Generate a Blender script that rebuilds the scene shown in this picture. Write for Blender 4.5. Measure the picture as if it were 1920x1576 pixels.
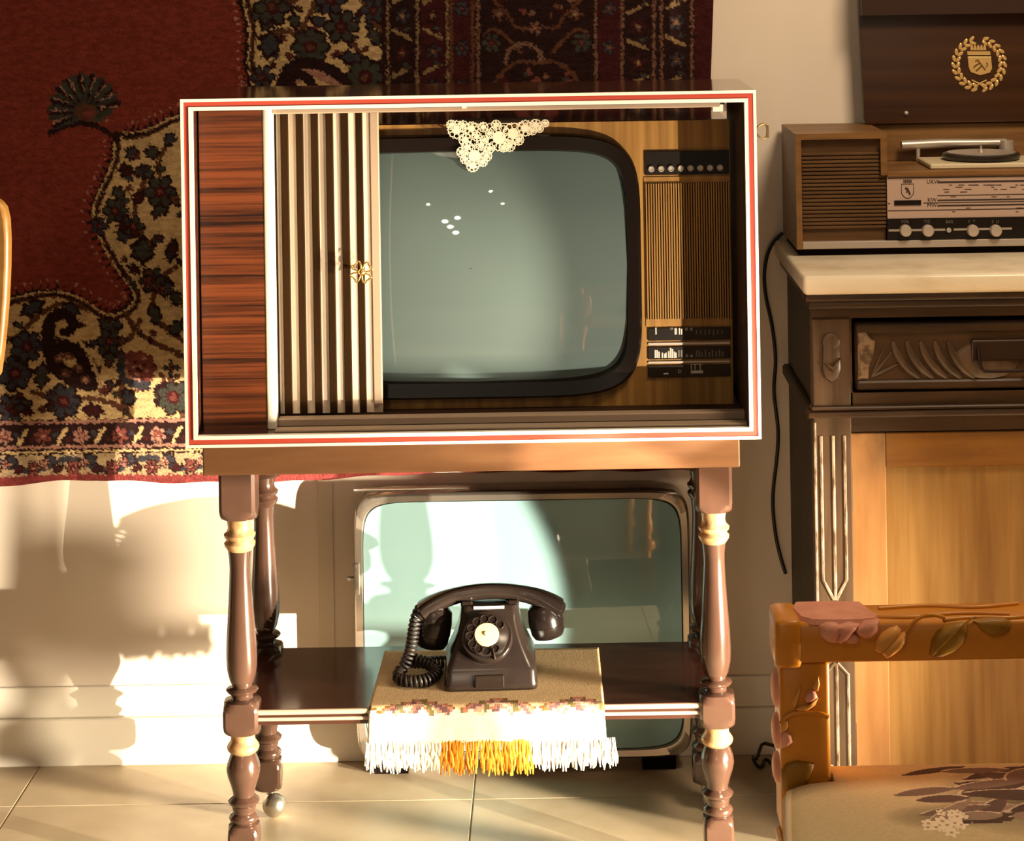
import bpy, bmesh, math, random
import numpy as np
from mathutils import Vector, Matrix
random.seed(7)
rng = np.random.default_rng(11)
S = bpy.context.scene
for o in list(bpy.data.objects):
    bpy.data.objects.remove(o)

# ------------------------------------------------------------------ camera
F, X0, Y0, RHO = 3977.0, 1041.0, -74.0, 0.016     # focal length in pixels, eye point in the 1920x1576 frame, roll
CY, CZ = -3.3, 1.457
cam = bpy.data.cameras.new('camera')
cam.sensor_fit = 'HORIZONTAL'
cam.sensor_width = 36.0
cam.lens = F / 1920 * 36
cam.shift_x = -(X0 - 960) / 1920
cam.shift_y = (Y0 - 788) / 1920
cam.clip_start = 0.02
camo = bpy.data.objects.new('camera', cam)
S.collection.objects.link(camo)
camo.matrix_world = Matrix.Translation((0, CY, CZ)) @ Matrix.Rotation(math.pi / 2, 4, 'X') @ Matrix.Rotation(-RHO, 4, 'Z')
S.camera = camo

# ------------------------------------------------------------------ world, lights, exposure
S.view_settings.view_transform = 'Standard'
S.view_settings.look = 'None'
S.view_settings.exposure = 0.0
S.view_settings.gamma = 1.0
S.view_settings.use_curve_mapping = False
W = bpy.data.worlds.new('world')
S.world = W
W.use_nodes = True
W.node_tree.nodes['Background'].inputs[0].default_value = (1.0, 0.74, 0.46, 1)
W.node_tree.nodes['Background'].inputs[1].default_value = 0.05


def lamp(name, kind, loc, target, power, col, **kw):
    L = bpy.data.lights.new(name, kind)
    L.energy = power
    L.color = col
    for k, v in kw.items():
        setattr(L, k, v)
    o = bpy.data.objects.new(name, L)
    S.collection.objects.link(o)
    o.location = loc
    d = Vector(target) - Vector(loc)
    o.rotation_euler = d.to_track_quat('-Z', 'Y').to_euler()
    return o


# low sunlight coming in just above the floor from the right, below the chair seat
def heading(az, el):
    a, e = math.radians(az), math.radians(el)
    return Vector((-math.sin(a) * math.cos(e), math.cos(a) * math.cos(e), math.sin(e)))


SUNP = Vector((2.25, -1.60, 0.17))
lamp('low_sun', 'SPOT', SUNP, SUNP + heading(57.5, 2), 2500, (1.0, 0.87, 0.66), spot_size=math.radians(21.0), spot_blend=0.06, shadow_soft_size=0.014)
SPR = Vector((1.90, -0.74, 0.40))
lamp('low_sun_spread', 'SPOT', SPR, SPR + heading(82, -1), 1350, (1.0, 0.84, 0.60), spot_size=math.radians(50), spot_blend=0.08, shadow_soft_size=0.13)
# the sun's glint thrown up from the polished floor on to the television
GLP = Vector((0.72, -0.75, 0.426))
lamp('floor_glint', 'SPOT', GLP, GLP + heading(46, 33), 110, (1.0, 0.88, 0.68), spot_size=math.radians(44), spot_blend=0.12, shadow_soft_size=0.006)
# sun patch on the floor in front of the table, below the picture
lamp('floor_sun', 'SPOT', (1.6, -4.2, 3.2), (-0.25, -1.75, 0.0), 500, (1.0, 0.90, 0.74), spot_size=math.radians(22), spot_blend=0.3, shadow_soft_size=0.03)
# room lamp near the wall and an added soft fill high behind the camera
lamp('ceiling_lamp', 'AREA', (0.95, -0.75, 2.45), (0.75, 0.5, 1.0), 30, (1.0, 0.77, 0.52), shape='RECTANGLE', size=0.5, size_y=0.5)
lamp('window_daylight', 'AREA', (-0.6, -3.6, 3.3), (0.2, 0.0, 0.6), 15, (1.0, 0.80, 0.54), shape='RECTANGLE', size=1.2, size_y=1.0)
# the lit bulbs across the room that glint in the tube
for k, (p, w) in enumerate((((-0.60, -5.8, 1.61), 9), ((-0.81, -5.8, 1.51), 11), ((-0.72, -5.8, 1.35), 11), ((-0.64, -5.9, 1.18), 13), ((-1.08, -5.7, 2.0), 3), ((-0.085, -5.7, 2.39), 3), ((0.15, -5.8, 2.0), 2))):
    lamp('room_bulb', 'POINT', p, (0, 0, 1), w, (1.0, 0.85, 0.62), shadow_soft_size=0.05 if w > 5 else 0.03)


# ------------------------------------------------------------------ helpers
def at(x, y, Y):
    """photo pixel -> world point on the plane at depth Y"""
    d = Y - CY
    dx, dy = x - X0, y - Y0
    k = 1 + RHO * RHO
    u, v = (dx - RHO * dy) / k, (dy + RHO * dx) / k
    return Vector((u * d / F, Y, CZ - v * d / F))


def PX(x, y, Y):
    return at(x, y, Y).x


def PZ(x, y, Y):
    return at(x, y, Y).z


MATS = {}


def mat(name, col, rough=0.5, metal=0.0, spec=0.5, col2=None, scale=(8, 8, 8), detail=4.0, lo=0.35, hi=0.65, bump=0.0, bscale=None,
        coat=0.0, emit=None, attr=None, sheen=0.0, nrough=0.55):
    m = bpy.data.materials.new(name)
    m.use_nodes = True
    nt = m.node_tree
    b = nt.nodes['Principled BSDF']
    b.inputs['Base Color'].default_value = (*col, 1)
    b.inputs['Roughness'].default_value = rough
    b.inputs['Metallic'].default_value = metal
    b.inputs['Specular IOR Level'].default_value = spec
    b.inputs['Coat Weight'].default_value = coat
    b.inputs['Coat Roughness'].default_value = 0.02 if coat > 0.9 else 0.08
    b.inputs['Sheen Weight'].default_value = sheen
    if emit:
        b.inputs['Emission Color'].default_value = (*emit[0], 1)
        b.inputs['Emission Strength'].default_value = emit[1]
    tc = nt.nodes.new('ShaderNodeTexCoord')
    src = None
    if attr:
        at_ = nt.nodes.new('ShaderNodeAttribute')
        at_.attribute_name = attr
        src = at_.outputs['Color']
    if col2 is not None:
        mp = nt.nodes.new('ShaderNodeMapping')
        mp.inputs['Scale'].default_value = scale
        nt.links.new(tc.outputs['Object'], mp.inputs['Vector'])
        nz = nt.nodes.new('ShaderNodeTexNoise')
        nz.inputs['Scale'].default_value = 1.0
        nz.inputs['Detail'].default_value = detail
        nz.inputs['Roughness'].default_value = nrough
        nt.links.new(mp.outputs[0], nz.inputs['Vector'])
        rp = nt.nodes.new('ShaderNodeValToRGB')
        rp.color_ramp.elements[0].position = lo
        rp.color_ramp.elements[0].color = (*col2, 1)
        rp.color_ramp.elements[1].position = hi
        rp.color_ramp.elements[1].color = (*col, 1)
        nt.links.new(nz.outputs['Fac'], rp.inputs['Fac'])
        if src is not None:
            mx = nt.nodes.new('ShaderNodeMix')
            mx.data_type = 'RGBA'
            mx.blend_type = 'MULTIPLY'
            mx.inputs['Factor'].default_value = 1.0
            nt.links.new(src, mx.inputs['A'])
            nt.links.new(rp.outputs[0], mx.inputs['B'])
            src = mx.outputs['Result']
        else:
            src = rp.outputs[0]
    if src is not None:
        nt.links.new(src, b.inputs['Base Color'])
    if bump:
        mp2 = nt.nodes.new('ShaderNodeMapping')
        mp2.inputs['Scale'].default_value = bscale or scale
        nt.links.new(tc.outputs['Object'], mp2.inputs['Vector'])
        n2 = nt.nodes.new('ShaderNodeTexNoise')
        n2.inputs['Scale'].default_value = 1.0
        n2.inputs['Detail'].default_value = 3.0
        nt.links.new(mp2.outputs[0], n2.inputs['Vector'])
        bp = nt.nodes.new('ShaderNodeBump')
        bp.inputs['Strength'].default_value = bump
        bp.inputs['Distance'].default_value = 0.002
        nt.links.new(n2.outputs['Fac'], bp.inputs['Height'])
        nt.links.new(bp.outputs[0], b.inputs['Normal'])
    MATS[name] = m
    return m


class MB:
    """collects simple shapes into one mesh, in world coordinates"""

    def __init__(self):
        self.bm = bmesh.new()

    def _take(self, tmp):
        me = bpy.data.meshes.new('tmp')
        tmp.to_mesh(me)
        tmp.free()
        self.bm.from_mesh(me)
        bpy.data.meshes.remove(me)

    def box(self, x0, x1, y0, y1, z0, z1, bev=0.0, seg=1, M=None):
        t = bmesh.new()
        r = bmesh.ops.create_cube(t, size=1.0)
        for v in r['verts']:
            v.co = Vector(((x0 + x1) / 2 + v.co.x * (x1 - x0), (y0 + y1) / 2 + v.co.y * (y1 - y0), (z0 + z1) / 2 + v.co.z * (z1 - z0)))
        if bev:
            bmesh.ops.bevel(t, geom=t.edges[:], offset=bev, segments=seg, affect='EDGES', profile=0.5)
        if M is not None:
            t.transform(M)
        self._take(t)
        return self

    def loft(self, rings, cap=True, closed_ring=True, close_path=False):
        t = bmesh.new()
        vr = [[t.verts.new(p) for p in r] for r in rings]
        n = len(vr[0])
        m = len(vr)
        for i in range(m if close_path else m - 1):
            a, b = vr[i], vr[(i + 1) % m]
            for j in range(n if closed_ring else n - 1):
                k = (j + 1) % n
                t.faces.new((a[j], a[k], b[k], b[j]))
        if cap and closed_ring and not close_path:
            t.faces.new(list(reversed(vr[0])))
            t.faces.new(vr[-1])
        bmesh.ops.recalc_face_normals(t, faces=t.faces[:])
        self._take(t)
        return self

    def lathe(self, prof, cx, cy, seg=28, M=None, cz=0.0):
        rings = []
        for r, z in prof:
            rr = max(r, 1e-5)
            ring = [Vector((cx + rr * math.cos(2 * math.pi * k / seg), cy + rr * math.sin(2 * math.pi * k / seg), cz + z)) for k in range(seg)]
            if M is not None:
                ring = [M @ p for p in ring]
            rings.append(ring)
        return self.loft(rings)

    def tube(self, pts, r, seg=8, closed=False):
        pts = [Vector(p) for p in pts]
        n = len(pts)
        rs = list(np.interp(np.linspace(0, 1, n), np.linspace(0, 1, len(r)), r)) if isinstance(r, (list, tuple)) else [r] * n
        rings = []
        up = None
        for i in range(n):
            a = pts[(i - 1) % n] if (closed or i > 0) else pts[i]
            b = pts[(i + 1) % n] if (closed or i < n - 1) else pts[i]
            d = (b - a).normalized()
            if up is None:
                up = d.orthogonal().normalized()
            up = (up - d * up.dot(d))
            if up.length < 1e-6:
                up = d.orthogonal()
            up.normalize()
            s = d.cross(up)
            rings.append([pts[i] + (up * math.cos(2 * math.pi * k / seg) + s * math.sin(2 * math.pi * k / seg)) * rs[i] for k in range(seg)])
        return self.loft(rings, close_path=closed)

    def prism(self, poly, y0, y1, bev=0.0):
        """polygon in (x, z), from depth y0 to y1"""
        t = bmesh.new()
        f = [t.verts.new((p[0], y0, p[1])) for p in poly]
        b = [t.verts.new((p[0], y1, p[1])) for p in poly]
        t.faces.new(f)
        t.faces.new(list(reversed(b)))
        n = len(poly)
        for i in range(n):
            t.faces.new((f[i], b[i], b[(i + 1) % n], f[(i + 1) % n]))
        bmesh.ops.recalc_face_normals(t, faces=t.faces[:])
        if bev:
            es = [e for e in t.edges if abs(e.verts[0].co.y - y0) < 1e-6 and abs(e.verts[1].co.y - y0) < 1e-6]
            bmesh.ops.bevel(t, geom=es, offset=bev, segments=2, affect='EDGES', profile=0.5)
        self._take(t)
        return self

    def relief(self, outline, yf, h, sink=0.002, levels=((1, 0.0), (0.93, 0.55), (0.7, 0.9), (0.35, 1.0))):
        """domed carving: star-shaped outline in (x, z) raised from the plane y = yf towards the camera by h"""
        cx = sum(p[0] for p in outline) / len(outline)
        cz = sum(p[1] for p in outline) / len(outline)
        rings = [[Vector((p[0], yf + sink, p[1])) for p in outline]]
        for s, k in levels:
            rings.append([Vector((cx + (p[0] - cx) * s, yf - h * k, cz + (p[1] - cz) * s)) for p in outline])
        return self.loft(rings)


def link(o):
    S.collection.objects.link(o)
    return o


def wloc(p):
    v = Vector((0, 0, 0))
    while p is not None:
        v += p.location
        p = p.parent
    return v


def obj(name, mb, m, parent=None, label=None, smooth=35, local=False, kind=None):
    bm = mb.bm if isinstance(mb, MB) else mb
    if parent is not None and not local:
        bmesh.ops.translate(bm, verts=bm.verts[:], vec=-wloc(parent))
    me = bpy.data.meshes.new(name)
    bm.to_mesh(me)
    bm.free()
    ms = m if isinstance(m, (list, tuple)) else [m]
    for k in ms:
        me.materials.append(k)
    if smooth:
        me.polygons.foreach_set('use_smooth', [True] * len(me.polygons))
        me.set_sharp_from_angle(angle=math.radians(smooth))
    o = link(bpy.data.objects.new(name, me))
    if parent is not None:
        o.parent = parent
    if label:
        o['label'] = label
    if kind:
        o['kind'] = kind
    return o


def thing(name, label, cat, loc=(0, 0, 0), rotz=0.0, group=None):
    o = link(bpy.data.objects.new(name, None))
    o.empty_display_size = 0.05
    o.location = loc
    o.rotation_euler = (0, 0, rotz)
    o['label'] = label
    o['category'] = cat
    if group:
        o['group'] = group
    return o


def tag(o, label, cat, group=None):
    o['label'] = label
    o['category'] = cat
    if group:
        o['group'] = group
    return o


def text(name, body, size, loc, m, parent, align='CENTER', ext=0.0003, rot=(math.pi / 2, 0, 0), local=False):
    c = bpy.data.curves.new(name, 'FONT')
    c.body = body
    c.size = size
    c.align_x = align
    c.align_y = 'CENTER'
    c.extrude = ext
    c.resolution_u = 2
    c.materials.append(m)
    tmp = bpy.data.objects.new(name, c)
    S.collection.objects.link(tmp)
    bpy.context.view_layer.update()
    tm_ = bpy.data.meshes.new_from_object(tmp)
    bpy.data.objects.remove(tmp)
    tm_.name = name
    if not tm_.materials:
        tm_.materials.append(m)
    o = link(bpy.data.objects.new(name, tm_))
    o.parent = parent
    o.location = Vector(loc) - (Vector((0, 0, 0)) if local else wloc(parent))
    o.rotation_euler = rot
    return o


def ell(cx, cz, rx, rz, n=24, a0=0.0):
    return [(cx + rx * math.cos(a0 + 2 * math.pi * i / n), cz + rz * math.sin(a0 + 2 * math.pi * i / n)) for i in range(n)]


def srect(cx, cz, hx, hz, p, n=64):
    """super-ellipse outline"""
    out = []
    for i in range(n):
        t = 2 * math.pi * i / n
        c, s = math.cos(t), math.sin(t)
        out.append((cx + hx * math.copysign(abs(c) ** (2 / p), c), cz + hz * math.copysign(abs(s) ** (2 / p), s)))
    return out


def ring_prism(mb, outer, inner, y0, y1):
    """a flat frame between two outlines of equal point count"""
    mb.loft([[Vector((p[0], y0, p[1])) for p in outer], [Vector((p[0], y1, p[1])) for p in outer],
             [Vector((p[0], y1, p[1])) for p in inner], [Vector((p[0], y0, p[1])) for p in inner]], cap=False, close_path=True)


# ------------------------------------------------------------------ materials
M = {}
M['wall'] = mat('wall_plaster', (0.79, 0.685, 0.575), 0.85, col2=(0.75, 0.645, 0.535), scale=(3, 3, 3), bump=0.15, bscale=(60, 60, 60), spec=0.15)
M['skirt'] = mat('skirting_paint', (0.78, 0.71, 0.60), 0.5, spec=0.25)
M['tile'] = mat('floor_tile', (0.55, 0.445, 0.305), 0.38, col2=(0.45, 0.35, 0.225), scale=(7, 7, 7), detail=6, spec=0.3)
M['grout'] = mat('tile_joint', (0.36, 0.30, 0.22), 0.9)
M['rosewood'] = mat('rosewood_veneer', (0.140, 0.034, 0.010), 0.34, col2=(0.013, 0.004, 0.002), scale=(1.2, 1, 95), detail=7, lo=0.40, hi=0.60, spec=0.35, nrough=0.75)
M['shellwood'] = mat('cabinet_wood', (0.075, 0.026, 0.014), 0.14, col2=(0.045, 0.014, 0.008), scale=(3, 40, 40), spec=0.6, coat=0.5)
M['inner'] = mat('cabinet_inside', (0.030, 0.012, 0.006), 0.5, spec=0.25)
M['white'] = mat('ivory_trim', (0.78, 0.71, 0.60), 0.35, spec=0.3)
M['red'] = mat('red_trim', (0.38, 0.052, 0.032), 0.4, spec=0.3)
M['rail'] = mat('taupe_rail', (0.33, 0.235, 0.165), 0.45, spec=0.3)
M['cream'] = mat('door_strip', (0.72, 0.58, 0.45), 0.5, col2=(0.60, 0.47, 0.35), scale=(30, 30, 6), spec=0.25)
M['rib'] = mat('door_rib', (0.024, 0.0105, 0.0035), 0.7, col2=(0.016, 0.007, 0.002), scale=(30, 30, 4), spec=0.03)
M['brass'] = mat('brass', (0.80, 0.55, 0.20), 0.25, metal=1.0)
M['oldbrass'] = mat('aged_brass', (0.30, 0.20, 0.09), 0.4, metal=0.9)
M['tvwood'] = mat('tv_front_wood', (0.40, 0.205, 0.050), 0.38, col2=(0.20, 0.088, 0.020), scale=(70, 20, 2.0), detail=6, spec=0.3, lo=0.3, hi=0.7)
M['black'] = mat('black_plastic', (0.010, 0.006, 0.004), 0.30, spec=0.35)
M['bezel'] = mat('bezel_plastic', (0.007, 0.004, 0.003), 0.30, spec=0.22)
M['matt'] = mat('matt_black', (0.007, 0.004, 0.003), 0.8, spec=0.04)
M['screen'] = mat('picture_tube', (0.078, 0.104, 0.100), 0.5, spec=0.0, coat=1.0)
M['screen2'] = mat('green_glass', (0.220, 0.360, 0.370), 0.5, spec=0.0, coat=1.0)
M['silver'] = mat('silver_strip', (0.52, 0.44, 0.37), 0.35, metal=0.5)
M['print'] = mat('white_print', (0.55, 0.48, 0.40), 0.6)
M['dimprint'] = mat('grey_print', (0.14, 0.11, 0.08), 0.6)
M['inkprint'] = mat('dark_print', (0.035, 0.018, 0.014), 0.6)
M['lace'] = mat('lace_thread', (0.80, 0.69, 0.50), 0.9, spec=0.1)
M['table'] = mat('table_wood', (0.064, 0.032, 0.021), 0.18, col2=(0.042, 0.020, 0.013), scale=(6, 30, 6), spec=0.5, coat=0.35)
M['apron'] = mat('apron_wood', (0.140, 0.064, 0.027), 0.38, col2=(0.105, 0.045, 0.018), scale=(5, 40, 40), spec=0.35)
M['worn'] = mat('worn_gilt_ring', (0.56, 0.36, 0.17), 0.25, metal=0.35, col2=(0.36, 0.20, 0.09), scale=(60, 60, 60), spec=0.5)
M['shelf'] = mat('shelf_wood', (0.062, 0.022, 0.014), 0.13, col2=(0.040, 0.014, 0.009), scale=(3, 50, 50), spec=0.5)
M['shelfedge'] = mat('shelf_edge', (0.42, 0.29, 0.21), 0.3, spec=0.5)
M['chrome'] = mat('chrome', (0.42, 0.36, 0.30), 0.26, metal=0.85)
M['steel'] = mat('caster_steel', (0.50, 0.45, 0.38), 0.3, metal=0.9)
M['bakelite'] = mat('bakelite', (0.015, 0.010, 0.008), 0.22, spec=0.5, col2=(0.011, 0.007, 0.006), scale=(20, 20, 20))
M['cord'] = mat('rubber_cord', (0.015, 0.009, 0.007), 0.5)
M['ivory'] = mat('dial_card', (0.56, 0.43, 0.22), 0.35)
M['card'] = mat('number_card', (0.60, 0.54, 0.50), 0.4)
M['runner'] = mat('runner_cloth', (1, 1, 1), 0.95, attr='Col', col2=(0.86, 0.86, 0.86), scale=(160, 160, 160), bump=0.4, bscale=(500, 500, 500), spec=0.05)
M['rug'] = mat('rug_pile', (1, 1, 1), 0.97, attr='Col', col2=(0.66, 0.66, 0.66), scale=(55, 55, 130), bump=0.9, bscale=(260, 260, 420), spec=0.03, detail=5)
M['darkoak'] = mat('dark_oak', (0.058, 0.028, 0.011), 0.38, col2=(0.026, 0.012, 0.005), scale=(5, 40, 50), spec=0.4)
M['darkoakv'] = mat('dark_oak_upright', (0.095, 0.054, 0.029), 0.36, col2=(0.045, 0.025, 0.013), scale=(45, 40, 5), spec=0.45)
M['sidepanel'] = mat('sideboard_side', (0.052, 0.036, 0.022), 0.5, col2=(0.030, 0.020, 0.012), scale=(20, 40, 5), spec=0.3)
M['wornedge'] = mat('worn_edge', (0.50, 0.39, 0.28), 0.45, col2=(0.14, 0.085, 0.05), scale=(90, 90, 28), lo=0.40, hi=0.58)
M['worncarve'] = mat('worn_carving', (0.21, 0.13, 0.070), 0.5, col2=(0.06, 0.032, 0.015), scale=(70, 70, 70), lo=0.42, hi=0.6)
M['marble'] = mat('marble', (0.76, 0.66, 0.50), 0.25, col2=(0.60, 0.49, 0.34), scale=(9, 9, 22), detail=8, lo=0.25, hi=0.5, spec=0.4)
M['doorwood'] = mat('pale_door_wood', (0.36, 0.20, 0.062), 0.42, col2=(0.22, 0.105, 0.024), scale=(55, 20, 3), detail=6, lo=0.3, hi=0.7, spec=0.3)
M['railwood'] = mat('pale_rail_wood', (0.29, 0.125, 0.020), 0.42, col2=(0.165, 0.062, 0.010), scale=(4, 20, 40), detail=6, lo=0.3, hi=0.7, spec=0.3)
M['stilewood'] = mat('pale_stile_wood', (0.42, 0.215, 0.082), 0.42, col2=(0.25, 0.110, 0.034), scale=(28, 20, 3), detail=6, lo=0.3, hi=0.7, spec=0.3)
M['iron'] = mat('dark_iron', (0.035, 0.022, 0.016), 0.4, metal=0.7)
M['radiowood'] = mat('radio_walnut', (0.225, 0.112, 0.036), 0.42, col2=(0.145, 0.068, 0.021), scale=(6, 30, 60), detail=5, spec=0.3)
M['lidwood'] = mat('radio_lid_wood', (0.058, 0.022, 0.008), 0.36, col2=(0.036, 0.013, 0.005), scale=(1.4, 20, 60), detail=5, spec=0.3)
M['louver'] = mat('speaker_slat', (0.120, 0.058, 0.019), 0.5, col2=(0.08, 0.038, 0.012), scale=(8, 30, 60), spec=0.25)
M['dial'] = mat('dial_plate', (0.47, 0.33, 0.26), 0.4, spec=0.3)
M['cream2'] = mat('turntable_cream', (0.66, 0.55, 0.37), 0.35, spec=0.3)
M['vinyl'] = mat('platter_rubber', (0.020, 0.013, 0.010), 0.35)
M['gold'] = mat('gilt_emblem', (0.72, 0.46, 0.17), 0.35, metal=0.4)
M['knob'] = mat('knob_metal', (0.60, 0.49, 0.40), 0.3, metal=0.4)
M['chair'] = mat('honey_painted_wood', (0.60, 0.225, 0.017), 0.33, col2=(0.50, 0.175, 0.012), scale=(10, 10, 10), spec=0.35)
M['rose'] = mat('rose_paint', (0.70, 0.30, 0.20), 0.5, col2=(0.60, 0.235, 0.14), scale=(30, 30, 30), spec=0.2)
M['leaf'] = mat('leaf_paint', (0.33, 0.155, 0.014), 0.45, col2=(0.23, 0.100, 0.008), scale=(30, 30, 30), spec=0.25)
M['bud'] = mat('bud_paint', (0.60, 0.26, 0.055), 0.45, spec=0.25)
M['seat'] = mat('seat_cloth', (1, 1, 1), 0.92, attr='Col', col2=(0.90, 0.90, 0.90), scale=(200, 200, 200), bump=0.25, bscale=(700, 700, 700), spec=0.08)
M['piping'] = mat('seat_piping', (0.62, 0.48, 0.29), 0.7)
M['honey'] = mat('honey_bentwood', (0.26, 0.130, 0.032), 0.35, col2=(0.20, 0.092, 0.020), scale=(8, 8, 30), spec=0.4)
M['cable'] = mat('black_cable', (0.012, 0.008, 0.007), 0.45)
M['duct'] = mat('duct_plastic', (0.70, 0.60, 0.48), 0.6, spec=0.2)
M['ceiling'] = mat('ceiling_paint', (0.75, 0.68, 0.56), 0.9, spec=0.1)
M['bulb'] = mat('lit_bulb', (1, 0.9, 0.7), 0.3, emit=((1.0, 0.86, 0.62), 40.0))

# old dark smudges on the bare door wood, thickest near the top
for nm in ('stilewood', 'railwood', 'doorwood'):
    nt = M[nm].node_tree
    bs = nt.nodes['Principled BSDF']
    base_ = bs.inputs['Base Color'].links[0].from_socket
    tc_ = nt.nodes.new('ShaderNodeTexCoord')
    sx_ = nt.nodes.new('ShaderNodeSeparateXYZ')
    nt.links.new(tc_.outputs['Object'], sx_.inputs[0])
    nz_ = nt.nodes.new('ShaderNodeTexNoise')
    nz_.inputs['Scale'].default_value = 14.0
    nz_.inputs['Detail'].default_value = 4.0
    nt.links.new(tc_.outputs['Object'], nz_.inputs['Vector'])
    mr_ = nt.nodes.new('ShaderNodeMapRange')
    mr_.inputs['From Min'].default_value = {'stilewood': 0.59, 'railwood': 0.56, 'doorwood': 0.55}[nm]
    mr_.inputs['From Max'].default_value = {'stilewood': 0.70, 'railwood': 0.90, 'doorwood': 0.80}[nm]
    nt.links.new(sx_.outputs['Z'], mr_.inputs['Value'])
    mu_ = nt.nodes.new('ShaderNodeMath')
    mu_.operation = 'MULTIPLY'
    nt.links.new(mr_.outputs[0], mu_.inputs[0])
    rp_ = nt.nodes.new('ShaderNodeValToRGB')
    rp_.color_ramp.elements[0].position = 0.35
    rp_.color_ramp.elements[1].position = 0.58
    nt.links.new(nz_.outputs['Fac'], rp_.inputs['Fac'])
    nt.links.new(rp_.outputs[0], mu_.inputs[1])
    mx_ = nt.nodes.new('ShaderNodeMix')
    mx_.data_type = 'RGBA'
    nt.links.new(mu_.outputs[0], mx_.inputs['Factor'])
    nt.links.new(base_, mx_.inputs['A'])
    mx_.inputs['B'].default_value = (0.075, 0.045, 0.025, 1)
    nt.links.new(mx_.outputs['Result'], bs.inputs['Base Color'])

# ------------------------------------------------------------------ the setting
WALL = 0.59
wall = obj('wall_back', MB().box(-2.6, 2.8, WALL, WALL + 0.15, -0.05, 2.9), M['wall'], kind='structure')
fl = MB().box(-2.6, 2.8, -4.8, WALL, -0.06, -0.0015)
floor = obj('floor', fl, M['grout'], kind='structure')
tm = None
xs = [-0.166 + 0.40 * k for k in range(-4, 6)]
rows = [(0.392, WALL)] + [(0.392 - 0.40 * (k + 1), 0.392 - 0.40 * k) for k in range(7)]
for (ya, yb) in rows:
    for xa in xs:
        sh = 0.0
        obj('tile', MB().box(xa + 0.0012, xa + 0.3988, ya + 0.0012, yb - 0.0012, -0.012, 0.0, bev=0.0009), M['tile'], floor)
# stepped skirting board
sk = MB()
sk.prism([(0, 0), (1, 0), (1, 1), (0, 1)], 0, 1) if False else None
sk.box(-2.6, 2.8, WALL - 0.016, WALL, 0.0, 0.086, bev=0.002)
sk.box(-2.6, 2.8, WALL - 0.0065, WALL, 0.086, 0.142, bev=0.0015)
obj('baseboard_back', sk, M['skirt'], kind='structure')
dx0, dx1 = PX(597, 1000, WALL), PX(625, 1000, WALL)
obj('trim_1', MB().box(dx0, dx1, WALL - 0.004, WALL + 0.001, 0.142, 0.70, bev=0.001), M['duct'], kind='structure')  # narrow tan strip standing up the wall

# ------------------------------------------------------------------ rug on the wall (coloured pile on a fine grid)
RY = WALL - 0.012


def seq(a, b, s):
    return list(np.arange(a, b, s))


gx = np.array(seq(-320, 0, 4) + seq(0, 1338, 2.0) + [1338.0])
gyt = np.array(seq(-320, 0, 4) + seq(0, 905, 2.0) + [905.0])
NX, NY = len(gx), len(gyt)
botx = [-320, 0, 60, 115, 180, 300, 395, 480, 700, 850, 1000, 1338]
boty = [922, 912, 906, 902, 900, 905, 904, 906, 892, 885, 885, 880]
bot = np.interp(gx, botx, boty) + 1.5 * np.sin(gx / 23.0)
rightx = np.interp(gyt, [-320, 0, 150, 905], [1342, 1338, 1333, 1333])
GX = np.tile(gx, (NY, 1))
GX = GX + (rightx - 1338)[:, None] * np.clip((GX - 1290) / 48, 0, 1)
TT = (gyt + 320) / (905 + 320)
GY = -320 + TT[:, None] * (bot + 320)[None, :]
# woven look: sample the drawing with a small stepped jitter
jx = np.repeat(np.repeat(rng.normal(0, 1.5, (NY // 2 + 1, NX // 2 + 1)), 2, 0), 2, 1)[:NY, :NX]
jy = np.repeat(np.repeat(rng.normal(0, 1.3, (NY // 2 + 1, NX // 2 + 1)), 2, 0), 2, 1)[:NY, :NX]
QX, QY = GX + jx, GY + jy
COLS = np.zeros((NY, NX, 3))
C_RED, C_DK, C_CR = (0.205, 0.036, 0.024), (0.026, 0.011, 0.010), (0.56, 0.37, 0.175)
C_BL, C_RO, C_BR, C_PK = (0.044, 0.040, 0.046), (0.165, 0.045, 0.034), (0.105, 0.042, 0.022), (0.36, 0.17, 0.12)
C_GR, C_MA = (0.048, 0.045, 0.034), (0.052, 0.012, 0.012)


def win(x0, x1, y0, y1):
    i0 = int(np.searchsorted(gyt, min(y0, 880) - 32))
    i1 = int(np.searchsorted(gyt, y1 + 32))
    j0 = int(np.searchsorted(gx, x0 - 6))
    j1 = int(np.searchsorted(gx, x1 + 6))
    return slice(i0, i1), slice(j0, j1)


def rpoly(pts, col):
    P = np.array(pts, float)
    w = win(P[:, 0].min(), P[:, 0].max(), P[:, 1].min(), P[:, 1].max())
    x, y = QX[w], QY[w]
    ins = np.zeros(x.shape, bool)
    n = len(P)
    for i in range(n):
        xa, ya = P[i]
        xb, yb = P[(i + 1) % n]
        if ya == yb:
            continue
        c = ((ya > y) != (yb > y)) & (x < (xb - xa) * (y - ya) / (yb - ya) + xa)
        ins ^= c
    COLS[w][ins] = col


def rline(pts, r, col):
    P = np.array(pts, float)
    rr = np.interp(np.linspace(0, 1, len(P)), np.linspace(0, 1, len(r)), r) if isinstance(r, (list, tuple)) else np.full(len(P), r)
    for i in range(len(P) - 1):
        m = max(rr[i], rr[i + 1])
        a, b = P[i], P[i + 1]
        w = win(min(a[0], b[0]) - m, max(a[0], b[0]) + m, min(a[1], b[1]) - m, max(a[1], b[1]) + m)
        x, y = QX[w], QY[w]
        d = b - a
        t = np.clip(((x - a[0]) * d[0] + (y - a[1]) * d[1]) / max(d @ d, 1e-9), 0, 1)
        dist = np.hypot(x - a[0] - t * d[0], y - a[1] - t * d[1])
        COLS[w][dist < rr[i] + (rr[i + 1] - rr[i]) * t] = col


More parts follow.
